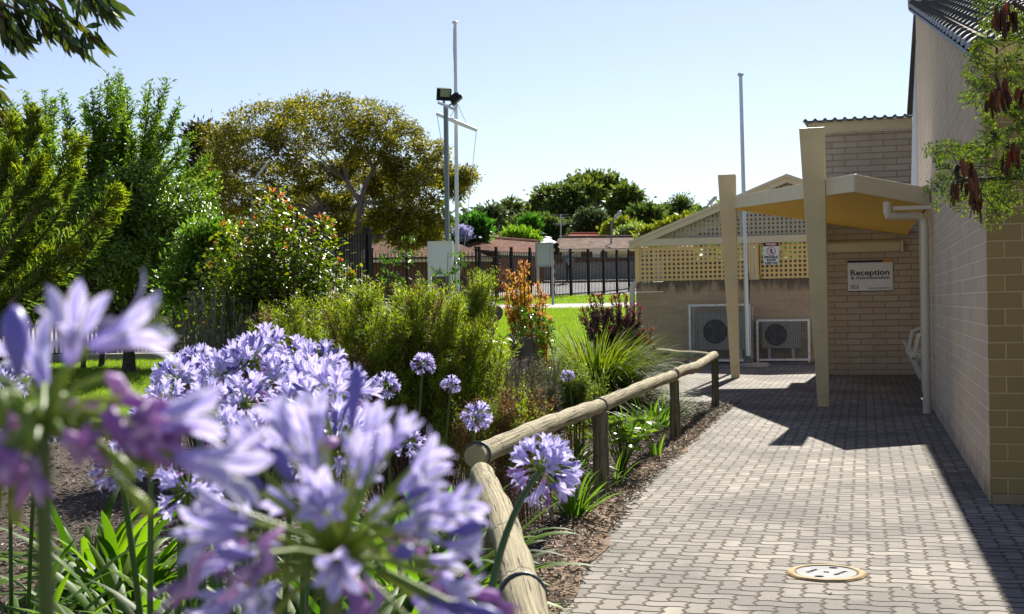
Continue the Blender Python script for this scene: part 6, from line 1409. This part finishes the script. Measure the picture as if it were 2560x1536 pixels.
# a tall dried bud stalk between the bushes
# ------------------------------------------------------------------ overhanging branches
def lance_branch():
    d = 3.7; root = on(-700, 4.2); o = empty('overhanging_gum', root, 'gum tree branch with long dark leaves hanging into the top corner', 'tree'); px = lambda x, y, dd=0: P(x, y, d+dd); mb = MB(); lm = LM()
    mb.tube([root, Vector((root.x+.1, root.y, 1.2)), px(-600, 100, .4), px(-420, -60, .2)], [.14, .12, .09, .05], 10)
    A = px(-420, -60, .2)
    twigs = [[(-100, -40), (20, 15), (90, 45), (135, 75)], [(-60, -60), (100, -10), (170, 40), (200, 62), (238, 100)], [(0, -40), (120, 5), (150, 60), (165, 98), (196, 106)], [(-80, 30), (0, 60), (46, 84)], [(60, -60), (180, -20), (240, 0), (262, 20)], [(-90, 90), (-40, 120), (-20, 150)], [(-100, 150), (-40, 190), (-15, 230)], [(-60, -20), (10, 40), (40, 70)], [(-40, -60), (60, 0), (110, 40)], [(100, -60), (210, -30), (285, -10)]]
    for tw in twigs:
        c0 = [px(x, y, random.uniform(-.12, .12)) for x, y in tw]; c = [A]+c0; mb.tube(c, [.012]+[.005]*(len(c)-2)+[.002], 5)
        n = 30; p, tan, t = along(c0, n, .05, 1, .006); dr = rdir(n)*.55+tan*.4; dr[:, 2] -= .75; dr[:, 0] += .12
        lm.add(p, dr, rng.uniform(.06, .115, n), rng.uniform(.014, .022, n), 'lance', nz(rdir(n)*.6+np.array([-.3, -.9, .2])))
    for x, y, ex, ey in ((-30, 190, 38, 192), (-20, 215, 28, 258), (-15, 225, 6, 262)):
        a, e = px(x, y), px(ex, ey); lm.add([a[:]], [(e-a)[:]], (e-a).length, .021, 'lance', [(.1, -1, .2)])
    for x, y, ex, ey in ((220, -20, 305, 26), (150, -30, 212, 45), (205, 110, 238, 122), (165, 100, 220, 150), (190, 85, 210, 160), (170, 95, 185, 138), (95, 70, 100, 112), (48, 82, 42, 136), (48, 85, 88, 124), (50, 85, 100, 112), (130, 60, 123, 112), (213, 68, 256, 60), (10, 95, 32, 132)):
        a, e = px(x, y), px(ex, ey, random.uniform(-.02, .02)); lm.add([a[:]], [(e-a)[:]], (e-a).length, .020, 'lance', [(.1, -1, .2)])
    mb.build('branch', [BARK_B], o, smooth=60)
    lm.build('leaves', [mat_leaf('long_gum_leaf', [(.014, .03, .010), (.025, .055, .014), (.05, .085, .014), (.10, .10, .015)], .30, .35, .5, (1.5, 1.5, .4))], o)
lance_branch()
def pod_tree():
    d = 5.3; root = on(2990, 5.0); o = empty('pod_tree', root, 'branches with ferny leaves and rusty seed pods hanging before the block wall', 'tree'); px = lambda x, y, dd=0: P(x, y, d+dd); mb = MB(); lm = LM()
    mb.tube([root, root+Vector((.05, 0, 1.2)), px(2900, 520, -.2), px(2860, 200, -.1)], [.07, .06, .05, .035], 9)
    K = px(2900, 520, -.2); K2 = px(2870, 260, -.1)
    br = [[K, px(2700, 470), px(2560, 443), px(2470, 448), (px(2400, 452))], [K2, px(2640, 360), px(2560, 305), px(2510, 275), px(2490, 190), px(2492, 120)], [K, px(2680, 430), px(2560, 395), px(2510, 360), px(2490, 345), px(2430, 385)], [K2, px(2700, 120), px(2600, 50), px(2530, 5)], [px(2400, 452), px(2390, 430), px(2395, 415)], [px(2490, 345), px(2480, 325)]]
    for c in br: mb.tube(c, [.014-.0018*i for i in range(len(c))], 7)
    def frond(a, e, np_=4, sag=.02):
        """twice divided leaf: a stalk, side stalks both ways, rows of small leaflets"""
        a, e = Vector(a), Vector(e); c = curve3(a, e, (0, 0, sag), 8); mb.tube(c, .0018, 4, cap=False); ax = (e-a).normalized(); side = ax.cross(Vector((.1, -1, .25))).normalized(); Lf = (e-a).length
        for i in range(np_):
            q = Vector(along(c, 1, .2+.8*i/np_, .2+.8*i/np_+1e-4)[0][0])
            for s in (-1, 1):
                ln = Lf*.50*math.sin(math.pi*(.25+.6*i/np_)); t = q + side*s*ln*.8 + ax*ln*.55 + Vector((0, 0, -.35*ln)); cc = curve3(q, t, (0, 0, .006), 4); mb.tube(cc, .0009, 3, cap=False)
                n = max(8, int(ln/.0045)); p, tan, _ = along(cc, n, .03, 1)
                sgn = np.where(np.arange(n) % 2 == 0, 1.0, -1.0)[:, None]; sd = nz(np.cross(tan, np.array([.1, -1, .3]))); lm.add(p, sd*sgn+tan*.5+rdir(n)*.12, .017, .0065, 'kite', np.tile(np.array([.1, -1, .35]), (n, 1))+rdir(n)*.35)
    fr = [((2400, 425), (2355, 360)), ((2395, 430), (2340, 425)), ((2398, 420), (2352, 490)), ((2392, 430), (2375, 520)), ((2395, 415), (2440, 370)), ((2400, 420), (2470, 395)), ((2400, 440), (2470, 500)), ((2410, 450), (2525, 520)), ((2430, 455), (2500, 545)), ((2392, 410), (2370, 345)), ((2440, 385), (2400, 365)), ((2400, 420), (2500, 425)),
          ((2490, 195), (2418, 165)), ((2490, 190), (2425, 150)), ((2492, 180), (2420, 260)), ((2490, 200), (2440, 275)), ((2492, 150), (2430, 125)), ((2495, 130), (2555, 105)), ((2492, 120), (2440, 110)), ((2492, 170), (2560, 150)), ((2500, 200), (2555, 215)), ((2505, 220), (2440, 225)), ((2510, 210), (2575, 200)), ((2490, 345), (2540, 320)), ((2500, 360), (2560, 375)), ((2510, 365), (2540, 440)), ((2530, 10), (2440, 60)), ((2530, 5), (2490, 75)), ((2540, 0), (2520, 90)), ((2550, 5), (2560, 90)), ((2530, 0), (2470, -20)), ((2560, 40), (2580, 110)), ((2520, 270), (2555, 255)), ((2515, 280), (2550, 300)), ((2440, 30), (2455, 5)), ((2530, 100), (2570, 60)), ((2500, 130), (2520, 175))]
    for c in br[:4]:
        for k in range(9):
            q = Vector(along(c, 1, .02, .62)[0][0]); frond(q, q+Vector((random.uniform(-.12, .12), random.uniform(-.12, .12), random.uniform(-.12, .06)))*1.3)
    for a, e in fr: frond(px(*a, random.uniform(-.1, .1)), px(*e, random.uniform(-.2, .2)))
    PODM = mat_leaf('rusty_pod', [(.035, .014, .008), (.07, .025, .012), (.13, .045, .017), (.26, .09, .03)], .38, .5, .35, (1.7, 1, .6))
    def podc(x, y, n, w, h):
        pods = MB()
        for i in range(n):
            a = px(x+max(-1, min(1, random.gauss(0, .5)))*w*.8, y+random.uniform(-.25, .3)*h, random.uniform(-.16, -.04)); L = random.uniform(.045, .085); t = random.uniform(-.6, .6); wd = random.uniform(.0065, .0095); az = random.uniform(0, 3.1)
            ux = Vector((math.cos(az), math.sin(az), 0))*wd; uy = Vector((-math.sin(az), math.cos(az), 0))*.0016; dn = Vector((t*.35, random.uniform(-.2, .2), -1)).normalized()
            prof = [(0, .2), (.12, .8), (.35, 1), (.65, 1), (.88, .8), (1, .15)]; vs = []
            for s_, k in prof:
                c = a+dn*L*s_+ux*(.35*math.sin(s_*3)); vs += [c-ux*k, c-uy, c+ux*k, c+uy]
            fs = []
            for j in range(len(prof)-1):
                for q in range(4): fs.append((j*4+q, j*4+(q+1) % 4, j*4+4+(q+1) % 4, j*4+4+q))
            pods.add(vs, fs)
        pods.build('pod_cluster', [PODM], o, smooth=40)
    for x, y, n, w, h in ((2430, 440, 20, 26, 110), (2440, 490, 16, 24, 90), (2388, 460, 12, 10, 40), (2500, 215, 24, 26, 80), (2480, 235, 10, 16, 60), (2505, 35, 24, 26, 90), (2530, 20, 12, 22, 60), (2515, 390, 14, 18, 60), (2540, 365, 10, 16, 60), (2420, 400, 8, 22, 40), (2555, 225, 7, 14, 40)): podc(x, y, n, w, h)
    mb.build('branches', [BARK_D], o, smooth=60)
    lm.build('leaves', [mat_leaf('ferny_leaflet', [(.035, .075, .010), (.07, .12, .013), (.12, .165, .018), (.17, .19, .025)], .45, .35, .5, (1.4, 1.5, .4))], o)
pod_tree()
